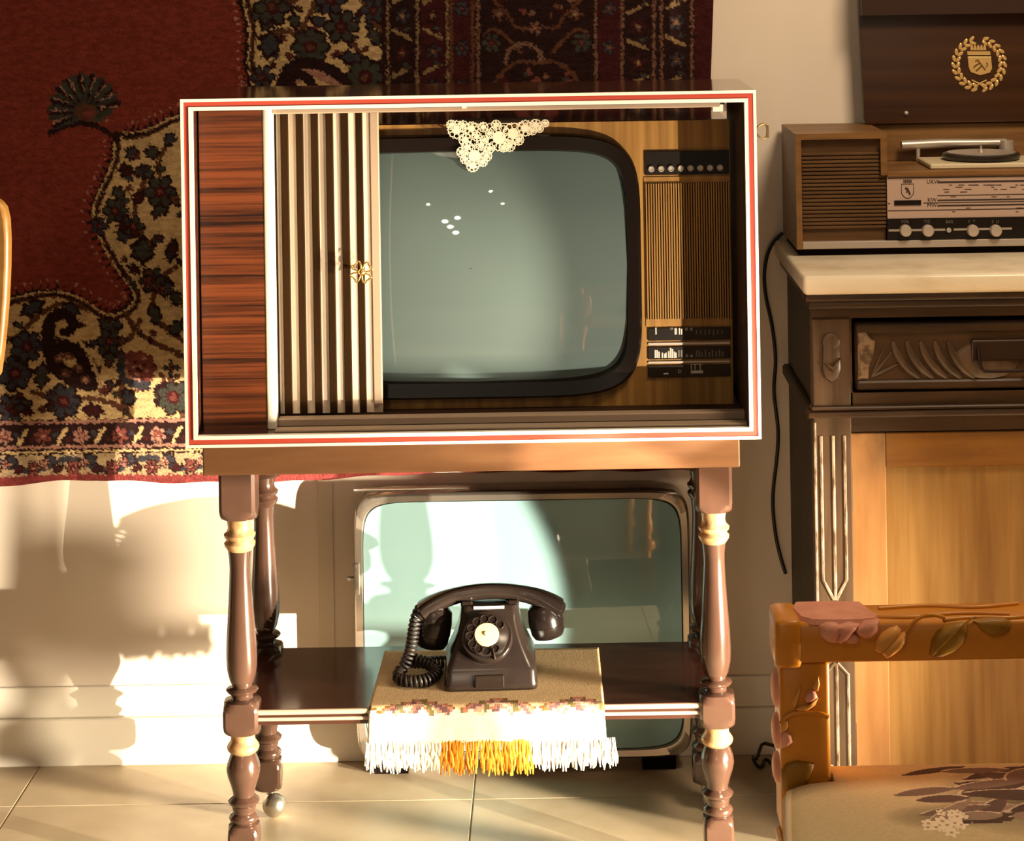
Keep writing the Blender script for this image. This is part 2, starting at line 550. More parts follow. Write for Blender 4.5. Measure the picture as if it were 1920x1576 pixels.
def rell(cx, cy, rx, ry, col, a=0.0):
    m = max(rx, ry)
    w = win(cx - m, cx + m, cy - m, cy + m)
    x, y = QX[w] - cx, QY[w] - cy
    c, s = math.cos(a), math.sin(a)
    COLS[w][((x * c + y * s) / rx) ** 2 + ((-x * s + y * c) / ry) ** 2 < 1] = col


def rflower(cx, cy, r, n, c1, c2, c3, a0=0.0):
    for k in range(n):
        a = a0 + 2 * math.pi * k / n
        rell(cx + r * 0.62 * math.cos(a), cy + r * 0.62 * math.sin(a), r * 0.44, r * 0.36, C_DK, a)
    for k in range(n):
        a = a0 + 2 * math.pi * k / n
        rell(cx + r * 0.60 * math.cos(a), cy + r * 0.60 * math.sin(a), r * 0.31, r * 0.23, c1, a)
    rell(cx, cy, r * 0.36, r * 0.36, c2)
    rell(cx, cy, r * 0.17, r * 0.17, c3)


def rleaf(cx, cy, L, w_, a, c1, edge=C_DK, serr=3):
    c, s = math.cos(a), math.sin(a)
    up, dn = [], []
    for i in range(13):
        t = i / 12
        ww = w_ * math.sin(math.pi * min(1, t * 1.05)) ** 0.8 * (1 + 0.28 * math.cos(t * serr * 2 * math.pi))
        up.append((t * L - L / 2, ww))
        dn.append((t * L - L / 2, -ww))
    P = up + dn[::-1]
    for k, col in ((1.0, edge), (0.66, c1)):
        rpoly([(cx + k * (p[0] * c - p[1] * s), cy + k * (p[0] * s + p[1] * c)) for p in P], col)


def arc(cx, cy, r, a0, a1, n=14, ry=None):
    return [(cx + r * math.cos(math.radians(a0 + (a1 - a0) * i / n)), cy + (ry or r) * math.sin(math.radians(a0 + (a1 - a0) * i / n))) for i in range(n + 1)]


def smooth(pts, it=2):
    P = [np.array(p, float) for p in pts]
    for _ in range(it):
        Q = [P[0]]
        for a, b in zip(P[:-1], P[1:]):
            Q += [a * 0.75 + b * 0.25, a * 0.25 + b * 0.75]
        Q.append(P[-1])
        P = Q
    return P


COLS[:] = C_RED
# cream corner ground: outline of the spandrel
up_edge = smooth([(452, -330), (455, -60), (462, 0), (478, 60), (470, 110), (482, 165), (470, 190), (330, 222), (292, 246), (250, 258), (222, 256)])
lo_edge = smooth([(222, 256), (221, 296), (206, 335), (190, 365), (178, 405), (190, 440), (222, 498), (246, 530), (262, 552), (254, 578), (236, 588), (214, 600), (186, 592),
                  (152, 566), (112, 552), (62, 555), (0, 575), (-330, 640)])
ground = list(up_edge) + list(lo_edge[1:]) + [(-330, 930), (1345, 930), (1345, -330)]
rpoly(ground, C_CR)


def serrated(path, side, wdt, step=13):
    P = [np.array(p, float) for p in path]
    acc = 0.0
    for a, b in zip(P[:-1], P[1:]):
        d = b - a
        L = np.hypot(*d)
        if L < 1e-6:
            continue
        t = d / L
        nrm = np.array([t[1], -t[0]]) * side
        s = step - acc
        while s < L:
            c = a + t * s
            tip = c + nrm * wdt - t * 5
            rpoly([c - t * 6, tip, c + t * 6, c - nrm * 3], C_DK)
            rline([tip, tip + nrm * 3], 1.6, C_PK)
            s += step
        acc = (acc + L) % step


off = [(p[0] - 9, p[1]) for p in up_edge if p[1] < 175]
rline(off, 7, C_DK)
serrated(up_edge, -1, 25, 14)
rline([(p[0] - 5, p[1] - 5) for p in lo_edge], 6, C_DK)
serrated(lo_edge, -1, 25, 14)
for e in (up_edge, lo_edge):
    rline(e, 8.5, C_CR)
    rline(e, 5.0, C_BR)
    rline(e, 2.0, C_DK)
# fan palmette on the red field with its stalk
rline(smooth([(92, 250), (118, 236), (152, 230), (184, 236), (206, 252), (222, 262)]), 5, C_DK)
rline(smooth([(216, 250), (240, 254), (268, 250)]), 3.5, C_DK)
fan = []
for k in range(25):
    a = math.radians(150 + 200 * k / 24)
    r = 66 + 5 * math.cos(k * math.pi)
    fan.append((158 + r * math.cos(a), 206 + r * math.sin(a) * 1.02))
rpoly(fan + [(190, 228), (150, 226), (110, 240)], C_GR)
for k in range(10):
    a = math.radians(152 + 196 * k / 9)
    rline([(160 + 16 * math.cos(a), 208 + 16 * math.sin(a)), (158 + 64 * math.cos(a), 206 + 64 * math.sin(a))], [1.5, 4.2], C_DK)
    rline([(158 + 30 * math.cos(a + .08), 206 + 30 * math.sin(a + .08)), (158 + 62 * math.cos(a + .1), 206 + 62 * math.sin(a + .1))], [0.5, 1.6], C_PK)
rell(160, 210, 20, 17, C_BR)
rell(168, 214, 12, 9, C_RO)
rell(194, 202, 9, 8, C_DK)
rell(192, 202, 4, 4, C_PK)
rell(200, 226, 4, 4, C_PK)
# vines and blossoms on the cream corner, left of the television
vin = C_BR
for p in ([(270, 340), (255, 380), (250, 410), (266, 440), (275, 470)], [(300, 330), (296, 300), (318, 262)], [(330, 500), (300, 520), (282, 560), (300, 610), (345, 640)],
          [(262, 600), (240, 640), (200, 655)], [(0, 640), (40, 630), (60, 600), (110, 565), (160, 580)], [(240, 700), (220, 740), (245, 780)],
          [(60, 735), (110, 750), (180, 745), (240, 770)], [(232, 585), (262, 630), (345, 668)], [(300, 700), (320, 740), (345, 780)]):
    rline(smooth(p), 5.0, vin)
for (x, y, L, w_, a) in ((248, 288, 34, 14, 40), (285, 286, 34, 15, 70), (318, 262, 36, 12, 120), (238, 322, 36, 13, 10), (275, 324, 38, 15, 60), (222, 362, 36, 13, 50),
                         (258, 372, 32, 12, 110), (300, 395, 44, 12, 160), (232, 440, 40, 16, 80), (322, 470, 54, 13, 100), (268, 470, 60, 24, 90), (252, 505, 36, 10, 30),
                         (312, 540, 44, 14, 100), (290, 590, 54, 13, 70), (330, 615, 44, 14, 130), (60, 578, 60, 15, 150), (135, 580, 44, 12, 30), (78, 705, 62, 15, 95),
                         (200, 610, 44, 12, 35), (205, 672, 34, 13, 90), (205, 725, 36, 10, 110), (240, 745, 44, 15, 70), (300, 735, 50, 13, 120), (175, 770, 50, 14, 10),
                         (40, 760, 50, 14, 165), (330, 560, 40, 13, 60)):
    rleaf(x, y, L, w_, math.radians(a), random.choice((C_GR, C_BL, C_MA)))
for (x, y, r, n) in ((300, 360, 32, 6), (215, 395, 25, 6), (250, 425, 22, 5), (186, 424, 18, 5), (285, 525, 26, 6), (205, 640, 26, 6), (320, 690, 15, 4), (28, 700, 34, 7), (118, 752, 34, 7),
                     (20, 765, 30, 6), (325, 745, 34, 7), (50, 650, 32, 7)):
    rflower(x, y, r, n, random.choice((C_BL, C_BL, C_GR)), C_MA, C_RO)
# small scattered leaves and buds
for (xa, xb, ya, yb, n_) in ((225, 340, 290, 545, 34), (5, 340, 600, 775, 44), (492, 712, 4, 162, 34), (492, 712, -310, 0, 70), (-315, 0, 660, 775, 60)):
    for k in range(n_):
        x, y = random.uniform(xa, xb), random.uniform(ya, yb)
        if k % 3:
            rleaf(x, y, random.uniform(16, 30), random.uniform(5, 9), random.uniform(0, 6.28), random.choice((C_GR, C_BL, C_MA, C_BR)))
        else:
            rflower(x, y, random.uniform(7, 11), 5, random.choice((C_BL, C_RO, C_GR)), C_MA, C_BR, random.uniform(0, 3))
# paisley scroll
sp = [(150, 730), (178, 690), (170, 650), (140, 628), (112, 622), (100, 600), (108, 582), (128, 582), (140, 600), (132, 618)]
rline(smooth([(166, 718), (110, 700), (92, 650), (88, 610), (104, 588), (126, 590), (140, 606), (130, 622), (118, 622)]), [16, 15, 12, 11, 9, 7], C_DK)
rline(smooth([(120, 650), (150, 660), (168, 690), (172, 720)]), 14, C_DK)
for (x, y) in ((128, 668), (148, 690), (110, 672), (160, 712), (122, 700)):
    rell(x, y, 9, 8, C_BR)
    rell(x, y, 4, 4, C_PK)
rline(smooth([(150, 640), (168, 668), (186, 715)]), 3, C_CR)
# red rose
for k in range(9):
    a = 2 * math.pi * k / 9
    rell(258 + 24 * math.cos(a), 690 + 22 * math.sin(a), 13, 12, C_RO)
rell(258, 690, 28, 26, C_RO)
for k in range(14):
    a = k * 2.4
    rell(260 + 2.1 * k * math.cos(a), 690 + 2 * k * math.sin(a), 4, 3.2, C_MA if k % 2 else C_PK)
rline(smooth([(226, 672), (226, 700), (240, 720), (276, 722)]), 7, C_BL)
rline(smooth([(234, 690), (238, 706), (260, 712)]), 2.5, C_PK)
# upper corner ground, between the red field and the border
for p in ([(600, -20), (580, 30), (560, 60)], [(640, 60), (680, 100), (690, 150)], [(500, 75), (530, 55), (560, 65)], [(690, -20), (680, 20), (720, 60)],
          [(555, 0), (520, 10), (490, 40)]):
    rline(smooth(p), 5, vin)
for (x, y, L, w_, a) in ((505, 84, 60, 22, 100), (552, 40, 40, 11, 80), (598, 40, 44, 11, 20), (660, 108, 60, 13, 5), (500, 45, 40, 12, 130), (702, 70, 50, 12, 60), (715, 125, 44, 10, 120),
                         (480, 30, 30, 10, 90), (720, 20, 40, 12, 60)):
    rleaf(x, y, L, w_, math.radians(a), random.choice((C_GR, C_BL)))
for (x, y, r, n) in ((582, 88, 36, 8), (640, 50, 34, 6), (685, 145, 38, 8), (492, 145, 24, 6), (510, 14, 36, 6), (620, 0, 30, 6), (700, 20, 26, 6)):
    rflower(x, y, r, n, C_GR if r > 30 else C_BL, C_MA, C_BR)
rline(smooth([(525, 168), (535, 135), (560, 118), (600, 122), (640, 145), (655, 170)]), 12, C_DK)
rline(smooth([(545, 165), (570, 130), (620, 150), (640, 170)]), 8, C_PK)
rline(smooth([(535, 160), (552, 140), (575, 142), (590, 170)]), 9, C_DK)
rell(550, 160, 9, 8, C_DK)


# vertical borders on the right
C_CR_, C_PK_ = C_CR, C_PK
C_CR, C_PK = (0.25, 0.155, 0.070), (0.17, 0.085, 0.055)

def band(x0, x1, col):
    rpoly([(x0, -330), (x1, -330), (x1, 930), (x0, 930)], col)


def guard(x0, x1, base, step, off=0):
    band(x0, x1, base)
    w_ = x1 - x0
    cx = (x0 + x1) / 2
    k = 0
    y = -320 + off
    while y < 930:
        rflower(cx, y, w_ * 0.36, 5, random.choice((C_MA, C_BL)), C_PK if k % 2 else C_BR, C_CR, k)
        rline([(x0 + 5, y + step * .38), (x1 - 8, y + step * .62)] if k % 2 else [(x1 - 8, y + step * .38), (x0 + 5, y + step * .62)], 3.5, C_CR)
        rleaf(cx + w_ * .2, y + step * .35, w_ * .55, 6, 1.0 + k, C_GR)
        y += step
        k += 1


band(716, 1345, C_DK)
for x in (727, 782, 838, 896, 1117, 1166, 1226, 1240, 1297):
    rline([(x, -330), (x + 1, 300), (x, 930)], 2.6, C_CR if x in (727, 782, 838) else C_PK)
    for yy in range(-320, 930, 9):
        rell(x, yy, 3.4, 2.4, C_PK if yy % 2 else C_BR)
guard(733, 776, C_DK, 70)
guard(790, 833, C_MA, 66, 20)
band(843, 889, C_BR)
band(849, 883, C_MA)
for yy in range(-320, 930, 74):
    rflower(866, yy + 40, 16, 6, C_BL, C_MA, C_PK)
band(902, 1112, C_DK)
for yy in range(-400, 930, 236):
    c = (1006, yy + 132)
    for s in (-1, 1):
        rline(smooth([(c[0], c[1] + 82), (c[0] + s * 40, c[1] + 88), (c[0] + s * 56, c[1] + 52), (c[0] + s * 88, c[1] + 30), (c[0] + s * 92, c[1] - 40), (c[0] + s * 40, c[1] - 92), (c[0], c[1] - 86)]), 3.2, C_BR)
        rline(smooth([(c[0] + s * 30, c[1] + 130), (c[0] + s * 46, c[1] + 112), (c[0] + s * 80, c[1] + 80), (c[0] + s * 98, c[1] + 100)]), 3.2, C_BR)
        for k in range(16):
            rell(c[0] + s * random.uniform(4, 70), c[1] + random.uniform(-70, 60), random.uniform(4, 9), random.uniform(3, 6), random.choice((C_BR, C_RO, C_PK, C_MA, C_GR)), random.uniform(0, 3))
        rflower(c[0] + s * 72, c[1] + 58, 15, 5, C_BR, C_PK, C_CR)
        rflower(c[0] + s * 84, c[1] + 112, 20, 6, C_GR, C_MA, C_BR)
    rflower(c[0], c[1] - 20, 44, 8, C_RO, C_MA, C_PK)
    rflower(c[0] - 1, c[1] + 84, 15, 5, C_PK, C_RO, C_CR)
    rline(arc(c[0] - 24, c[1] + 148, 34, 180, 360), 4, C_PK)
band(1122, 1162, C_MA)
for yy in range(-320, 930, 74):
    rflower(1142, yy + 40, 14, 5, C_BL, C_BR, C_PK)
guard(1172, 1222, C_DK, 68, 30)
guard(1246, 1292, C_DK, 70, 12)
band(1303, 1345, C_MA)


C_CR, C_PK = C_CR_, C_PK_


# bottom borders (run over the side borders only far behind the television)
def hband(y0, y1, col, x1=725):
    rpoly([(-330, y0 + 8), (0, y0), (x1, y0 - 12), (x1, y1 - 12), (0, y1), (-330, y1 + 8)], col)


hband(788, 935, C_DK)
for y, r in ((793, 3.0), (840, 3.0), (849, 2.0)):
    rline([(-330, y + 6), (0, y), (725, y - 12)], r, C_CR if r < 3 else C_PK)
    rline([(-330, y + 10), (0, y + 5), (725, y - 7)], 2.0, C_DK)
hband(801, 836, C_DK)
for k, x in enumerate(range(-320, 700, 72)):
    y = 819 - x * 0.017
    rflower(x + 40, y, 18, 6, (C_PK, C_RO)[k % 2], C_RO, C_PK, 0.3)
    rline([(x - 4, y + 14), (x + 10, y - 12)], 3.6, C_CR)
    rleaf(x + 64, y - 4, 22, 7, 0.8, C_BL)
    rleaf(x + 18, y + 6, 22, 7, 2.2, C_MA)
hband(854, 895, (0.40, 0.27, 0.15))
pts = [(x, 874 - x * 0.017 + 11 * math.sin((x - 20) / 23.5)) for x in range(-320, 700, 6)]
rline(pts, 6, C_BL)
for k, x in enumerate(range(-320, 700, 74)):
    y = 872 - x * 0.017
    rflower(x + 12, y + 8, 15, 6, C_RO, C_MA, C_PK)
    rleaf(x + 46, y - 8, 34, 11, 0.5, C_BL)
    rleaf(x + 58, y + 9, 28, 8, 2.6, C_MA)
    rflower(x + 34, y - 2, 11, 5, C_PK, C_RO, C_CR)
rpoly([(-330, 902), (0, 894), (150, 889), (395, 890), (700, 878), (1345, 872), (1345, 940), (-330, 940)], (0.21, 0.040, 0.036))

co = np.zeros((NY, NX, 3))
d_ = RY - CY
dxp, dyp = GX - X0, GY - Y0
kk = 1 + RHO * RHO
co[..., 0] = (dxp - RHO * dyp) / kk * d_ / F
co[..., 2] = CZ - (dyp + RHO * dxp) / kk * d_ / F
co[..., 1] = RY + 0.0022 * np.sin(GX / 120.0) * np.clip((GY - 500) / 400, 0, 1)
V = co.reshape(-1, 3)
idx = np.arange(NX * NY).reshape(NY, NX)
FQ = np.stack([idx[:-1, :-1], idx[1:, :-1], idx[1:, 1:], idx[:-1, 1:]], -1).reshape(-1, 4)
loop = np.concatenate([idx[0, :], idx[1:, -1], idx[-1, -2::-1], idx[-2:0:-1, 0]])
bk = V[loop].copy()
bk[:, 1] = WALL - 0.0005
n0 = len(V)
lb = np.arange(len(loop)) + n0
FS = np.stack([loop, np.roll(loop, -1), np.roll(lb, -1), lb], -1)
VA = np.concatenate([V, bk])
FA = np.concatenate([FQ, FS])
me = bpy.data.meshes.new('hanging_rug')
me.vertices.add(len(VA))
me.vertices.foreach_set('co', VA.ravel())
me.loops.add(FA.size)
me.loops.foreach_set('vertex_index', FA.ravel().astype(np.int32))
me.polygons.add(len(FA))
me.polygons.foreach_set('loop_start', (np.arange(len(FA)) * 4).astype(np.int32))
me.update(calc_edges=True)
ca = me.color_attributes.new('Col', 'FLOAT_COLOR', 'POINT')
cc = np.ones((len(VA), 4), np.float32)
base = COLS.reshape(-1, 3) * (1 + rng.normal(0, 0.10, (NX * NY, 1)))
cc[:n0, :3] = base
cc[n0:, :3] = (0.09, 0.02, 0.016)
ca.data.foreach_set('color', cc.ravel())
me.materials.append(M['rug'])
rug = link(bpy.data.objects.new('hanging_rug', me))
tag(rug, 'large red and cream floral oriental rug hanging flat on the wall', 'rug')

# ------------------------------------------------------------------ table with turned legs
TX0, TX1 = -0.5675, 0.278
LX = (-0.5155, 0.237)
LY = (0.068, 0.342)
TTOP = 0.708
tab = thing('television_table', 'glossy brown table with turned legs and a lower shelf, carrying the television cabinet', 'table', ((TX0 + TX1) / 2, 0.2, 0))
obj('table_top', MB().box(TX0, TX1, 0.038, 0.375, 0.655, TTOP, bev=0.002), M['apron'], tab)


def square_to_round(cx, cy, h, rc, z0, z1, top):
    """square block whose corners are cut round at both ends (as turned stock)"""
    n = 32
    rings = []
    sq, ci = [], []
    for k in range(n):
        a = 2 * math.pi * (k + .5) / n
        c, s = math.cos(a), math.sin(a)
        m = max(abs(c), abs(s))
        sq.append((h * c / m, h * s / m))
        ci.append((c, s))
    def ring(rad, z):
        out = []
        for (qx, qy), (c, s) in zip(sq, ci):
            L = math.hypot(qx, qy)
            k_ = min(1.0, rad / L)
            out.append(Vector((cx + qx * k_, cy + qy * k_, z)))
        return out
    big = h * 1.42
    prof = []
    if top:
        prof += [(rc, z1), (h * 1.05, z1 - 0.003), (h * 1.25, z1 - 0.009), (big, z1 - 0.018)]
    else:
        prof += [(big, z1)]
    if z0 is not None:
        prof += [(big, z0 + 0.018), (h * 1.25, z0 + 0.009), (h * 1.05, z0 + 0.003), (rc, z0)]
    return [ring(r, z) for r, z in prof]


def leg_parts(cx, cy, front):
    m = MB()
    h = 0.0285
    m.loft(square_to_round(cx, cy, h, 0.021, 0.5795, 0.656, False))
    m.lathe([(0.019, 0.530), (0.0172, 0.515), (0.0168, 0.500), (0.0180, 0.470), (0.0205, 0.430), (0.0236, 0.388), (0.0246, 0.360), (0.0238, 0.342), (0.020, 0.325), (0.0150, 0.3145),
             (0.016, 0.3135), (0.0235, 0.3120), (0.0258, 0.3092), (0.0240, 0.3060), (0.018, 0.3030), (0.0165, 0.2975), (0.0190, 0.2935)][::-1], cx, cy)
    m.loft(square_to_round(cx, cy, 0.0278, 0.020, 0.2395, 0.296, True))
    m.lathe([(0.0185, 0.2090), (0.0210, 0.2050), (0.0255, 0.1930), (0.0268, 0.1830), (0.0250, 0.1720), (0.0200, 0.1570), (0.0170, 0.1460), (0.0168, 0.1410), (0.0205, 0.1385),
             (0.0250, 0.1340), (0.0240, 0.1300), (0.0190, 0.1255), (0.0188, 0.1215), (0.0178, 0.1190), (0.0178, 0.1150), (0.0225, 0.1110), (0.0240, 0.1070), (0.0225, 0.1025),
             (0.0190, 0.0985)][::-1], cx, cy)
    m.loft(square_to_round(cx, cy, 0.0235, 0.019, 0.044, 0.1000, True))
    lg = obj('leg', m, M['table'], tab, smooth=40)
    ring = MB()
    ring.lathe([(0.0200, 0.5795), (0.0192, 0.5720), (0.0186, 0.5660), (0.0205, 0.5600), (0.0252, 0.5558), (0.0240, 0.5510), (0.0205, 0.5480), (0.0210, 0.5465), (0.0248, 0.5420),
                (0.0240, 0.5375), (0.0190, 0.5300)][::-1], cx, cy)
    obj('collar', ring, M['worn'] if front else M['table'], lg, smooth=45)  # front collars take a gold colour, rear ones the table colour
    ring = MB()
    ring.lathe([(0.0200, 0.2400), (0.0190, 0.2340), (0.0195, 0.2290), (0.0245, 0.2220), (0.0258, 0.2180), (0.0240, 0.2130), (0.0190, 0.2085)][::-1], cx, cy)
    obj('collar', ring, M['worn'] if front else M['table'], lg, smooth=45)
    cs = MB()
    r = 0.0205
    bx, by = cx + 0.012, cy - 0.012
    cs.lathe([(r * math.sin(math.pi * k / 12), -r * math.cos(math.pi * k / 12)) for k in range(13)], bx, by, cz=r + 0.0003)
    cs.lathe([(0.006, 0.03), (0.006, 0.046)], cx + .004, cy - .004)
    obj('caster', cs, M['steel'], lg, smooth=60)


for cx in LX:
    for i, cy in enumerate(LY):
        leg_parts(cx, cy, i == 0)
SZ = 0.282
shf = obj('shelf', MB().box(LX[0] - 0.012, LX[1] + 0.012, 0.050, 0.352, 0.257, SZ, bev=0.0015), M['shelf'], tab)
em = MB()
em.tube([(LX[0] + 0.024, 0.050, 0.2775), (LX[1] - 0.024, 0.050, 0.2775)], 0.0042, 10)
obj('edge_bead', em, M['shelfedge'], shf)
em = MB()
em.tube([(LX[0] + 0.024, 0.050, 0.2665), (LX[1] - 0.024, 0.050, 0.2665)], 0.0030, 10)
obj('edge_bead', em, M['shelfedge'], shf)

# ------------------------------------------------------------------ television cabinet (open box with sliding door)
CX0, CX1, CZ0, CZ1 = -0.5870, 0.3090, TTOP, 1.2505
T = 0.018
DEP = 0.317
cab = thing('television_cabinet', 'wooden television cabinet with red and white front edging and half open sliding door', 'cabinet', ((CX0 + CX1) / 2, 0.15, CZ0))
obj('top_board', MB().box(CX0, CX1, 0.004, DEP, CZ1 - T, CZ1, bev=0.0012), M['shellwood'], cab)
obj('bottom_board', MB().box(CX0, CX1, 0.004, DEP, CZ0, CZ0 + T), M['shellwood'], cab)
for xa, xb in ((CX0, CX0 + T), (CX1 - T, CX1)):
    obj('side_board', MB().box(xa, xb, 0.004, DEP, CZ0 + T, CZ1 - T), M['shellwood'], cab)


def frame_strip(name, o0, o1, y0, y1, m):
    mb = MB()
    a = [(CX0 + o0, CZ0 + o0), (CX1 - o0, CZ0 + o0), (CX1 - o0, CZ1 - o0), (CX0 + o0, CZ1 - o0)]
    b = [(CX0 + o1, CZ0 + o1), (CX1 - o1, CZ0 + o1), (CX1 - o1, CZ1 - o1), (CX0 + o1, CZ1 - o1)]
    ring_prism(mb, a, b, y0, y1)
    return obj(name, mb, m, cab)


frame_strip('edge_strip', 0.0, 0.0046, -0.001, 0.004, M['white'])
frame_strip('edge_strip', 0.0046, 0.0126, 0.0005, 0.004, M['red'])
frame_strip('edge_strip', 0.0126, 0.0183, -0.001, 0.010, M['white'])
IX0, IX1, IZ0, IZ1 = CX0 + T, CX1 - T, CZ0 + T, CZ1 - T
# dark lining
ln = MB()
ln.box(IX1 - 0.003, IX1, 0.013, DEP, IZ0, IZ1)
ln.box(IX0, IX0 + 0.003, 0.05, DEP, IZ0, IZ1)
ln.box(IX0, IX1, 0.07, DEP, IZ0, IZ0 + 0.002)
ln.box(IX0, IX1, 0.07, DEP, IZ1 - 0.002, IZ1)
obj('lining', ln, M['inner'], cab)
# fixed rosewood panel
YP = 0.040
wx1 = PX(496, 480, YP)
obj('fixed_panel', MB().box(IX0 + 0.0035, wx1, YP, YP + 0.012, IZ0, IZ1 - 0.0005), M['rosewood'], cab, label='red brown rosewood panel')
wt1 = PX(513, 480, YP)
obj('panel_edge', MB().box(wx1, wt1, YP - 0.0015, YP + 0.030, IZ0, IZ1 - 0.0005, bev=0.003, seg=2), M['white'], cab, label='white upright end strip')
# door tracks
YD = 0.088
obj('top_rail', MB().box(wt1, PX(1350, 200, 0.05), 0.045, 0.075, PZ(900, 208, 0.045), IZ1 - 0.002, bev=0.002), M['rail'], cab)
lowr = MB().box(wt1, PX(1402, 795, 0.05), 0.055, 0.078, IZ0, IZ0 + 0.0135, bev=0.002)
obj('bottom_rail', lowr, M['rail'], cab)
obj('bottom_rail', MB().box(wt1, IX1, 0.014, 0.040, IZ0, IZ0 + 0.004, bev=0.001), M['rail'], cab)
obj('clip', MB().box(PX(1335, 200, .06), PX(1361, 200, .06), 0.05, 0.08, PZ(1348, 208, .06), PZ(1348, 194, .06), bev=0.001), M['white'], cab, label='small white plastic clip')
obj('clip', MB().box(PX(866, 198, .04), PX(874, 198, .04), 0.037, 0.05, PZ(870, 203, .04), PZ(870, 196, .04)), M['white'], cab, label='small white catch')
# sliding tambour door
dz0, dz1 = IZ0 + 0.014, PZ(620, 211, YD)
door = obj('sliding_door', MB().box(wt1 - 0.004, PX(713, 480, YD), YD + 0.001, YD + 0.010, dz0, dz1), M['rail'], cab, label='slatted cream and brown sliding door')
strips = [(517, 530), (544, 559), (572, 587), (600, 615), (628, 643), (656.5, 671), (683, 697)]
for a, b in strips:
    obj('slat', MB().box(PX(a, 480, YD), PX(b, 480, YD), YD - 0.0015, YD + 0.001, dz0 + 0.0005, dz1 - 0.0005, bev=0.0006), M['cream'], door)
ribs = [(wt1 + 0.0005, PX(517, 480, YD), 0.004)] + [(PX(strips[i][1], 480, YD), PX(strips[i + 1][0], 480, YD), (0.0042, 0.0042, 0.0044, 0.0042, 0.0030, 0.0016)[i]) for i in range(6)]
for a, b, h in ribs:
    obj('rib', MB().box(a, b, YD - 0.0015 - h, YD + 0.001, dz0 + 0.0005, dz1 - 0.0005, bev=0.0008), M['rib'], door)
obj('door_stile', MB().box(PX(697.5, 480, YD), PX(713, 480, YD), YD - 0.004, YD + 0.001, dz0 + 0.015, dz1 - 0.0005, bev=0.0008), M['rail'], door)
# clover handle
hc = at(678, 510, YD - 0.026)
hm = MB()
for k in range(4):
    a = math.radians(38 + 90 * k)
    pts = []
    for i in range(20):
        t = 2 * math.pi * i / 20
        lx = 0.0185 * math.sin(t / 2) ** 1.1
        wz = 0.0096 * math.sin(t) * (0.55 + 0.45 * math.sin(t / 2) ** 2) * 1.0
        if abs(t - math.pi) < 0.35:
            lx -= 0.0026
        pts.append((hc.x + lx * math.cos(a) - wz * math.sin(a), hc.y, hc.z + lx * math.sin(a) + wz * math.cos(a)))
    hm.tube(pts, 0.0013, 8, closed=True)
Mh = Matrix.Translation(hc) @ Matrix.Rotation(math.pi / 2, 4, 'X')
hm.lathe([(0.0, -0.004), (0.0045, -0.004), (0.0058, -0.001), (0.0058, 0.002), (0.0030, 0.004), (0.0, 0.005)], 0, 0, 16, M=Mh)
hm.tube([hc + Vector((0, 0.003, 0)), hc + Vector((0, 0.0245, 0))], 0.0026, 10)
obj('door_handle', hm, M['brass'], door, label='brass four leaf clover handle', smooth=60)
# ring pull on the right outer side
rc = at(1440, 247, 0.06)
rm = MB()
pts = [(CX1 + 0.0035, 0.06, rc.z + 0.001), (CX1 + 0.009, 0.06, rc.z + 0.0105), (CX1 + 0.018, 0.06, rc.z + 0.0135), (CX1 + 0.0225, 0.06, rc.z + 0.009), (CX1 + 0.0228, 0.06, rc.z - 0.004),
       (CX1 + 0.020, 0.06, rc.z - 0.0115), (CX1 + 0.012, 0.06, rc.z - 0.010), (CX1 + 0.006, 0.06, rc.z - 0.004)]
rm.tube([tuple(p) for p in smooth(pts + [pts[0]], 2)][:-1], 0.0016, 8, closed=True)
rm.tube([(CX1 - 0.004, 0.06, rc.z), (CX1 + 0.0045, 0.06, rc.z)], 0.0028, 10)
for k in range(5):
    rm.lathe([(0.0, -0.0022), (0.0022, 0), (0.0, 0.0022)], CX1 + 0.0238, 0.06, 8, cz=rc.z - 0.008 + 0.004 * k)
obj('side_handle', rm, M['oldbrass'], cab, label='small brass drop handle', smooth=60)

# ------------------------------------------------------------------ television set inside the cabinet
YT = 0.165
tvx0, tvx1 = -0.415, PX(1371, 480, YT)
tvz0, tvz1 = IZ0 + 0.0025, PZ(950, 231, YT)
tv = thing('television', 'old tube television with wood grain front and grey screen inside the cabinet', 'television', ((tvx0 + tvx1) / 2, 0.3, tvz0))
obj('body', MB().box(tvx0, tvx1, YT + 0.018, 0.52, tvz0, tvz1, bev=0.002), M['shellwood'], tv)
scx, scz = at(884, 498, YT).x, at(884, 498, YT).z
hx, hz = 0.2530, 0.1870
# front board with the opening for the tube
N = 96
inn = srect(scx, scz, hx + 0.006, hz + 0.008, 7, N)
out = []
for (x, z) in inn:
    dx, dz = x - scx, z - scz
    k = 1e9
    if dx > 1e-9: k = min(k, (tvx1 - scx) / dx)
    if dx < -1e-9: k = min(k, (tvx0 - scx) / dx)
    if dz > 1e-9: k = min(k, (tvz1 - scz) / dz)
    if dz < -1e-9: k = min(k, (tvz0 - scz) / dz)
    out.append((scx + dx * k, scz + dz * k))
for (qx, qz) in ((tvx0, tvz0), (tvx0, tvz1), (tvx1, tvz0), (tvx1, tvz1)):
    i = min(range(N), key=lambda i: (out[i][0] - qx) ** 2 + (out[i][1] - qz) ** 2)
    out[i] = (qx, qz)
fm = MB()
ring_prism(fm, out, inn, YT, YT + 0.018)
obj('front_board', fm, M['tvwood'], tv, smooth=0)
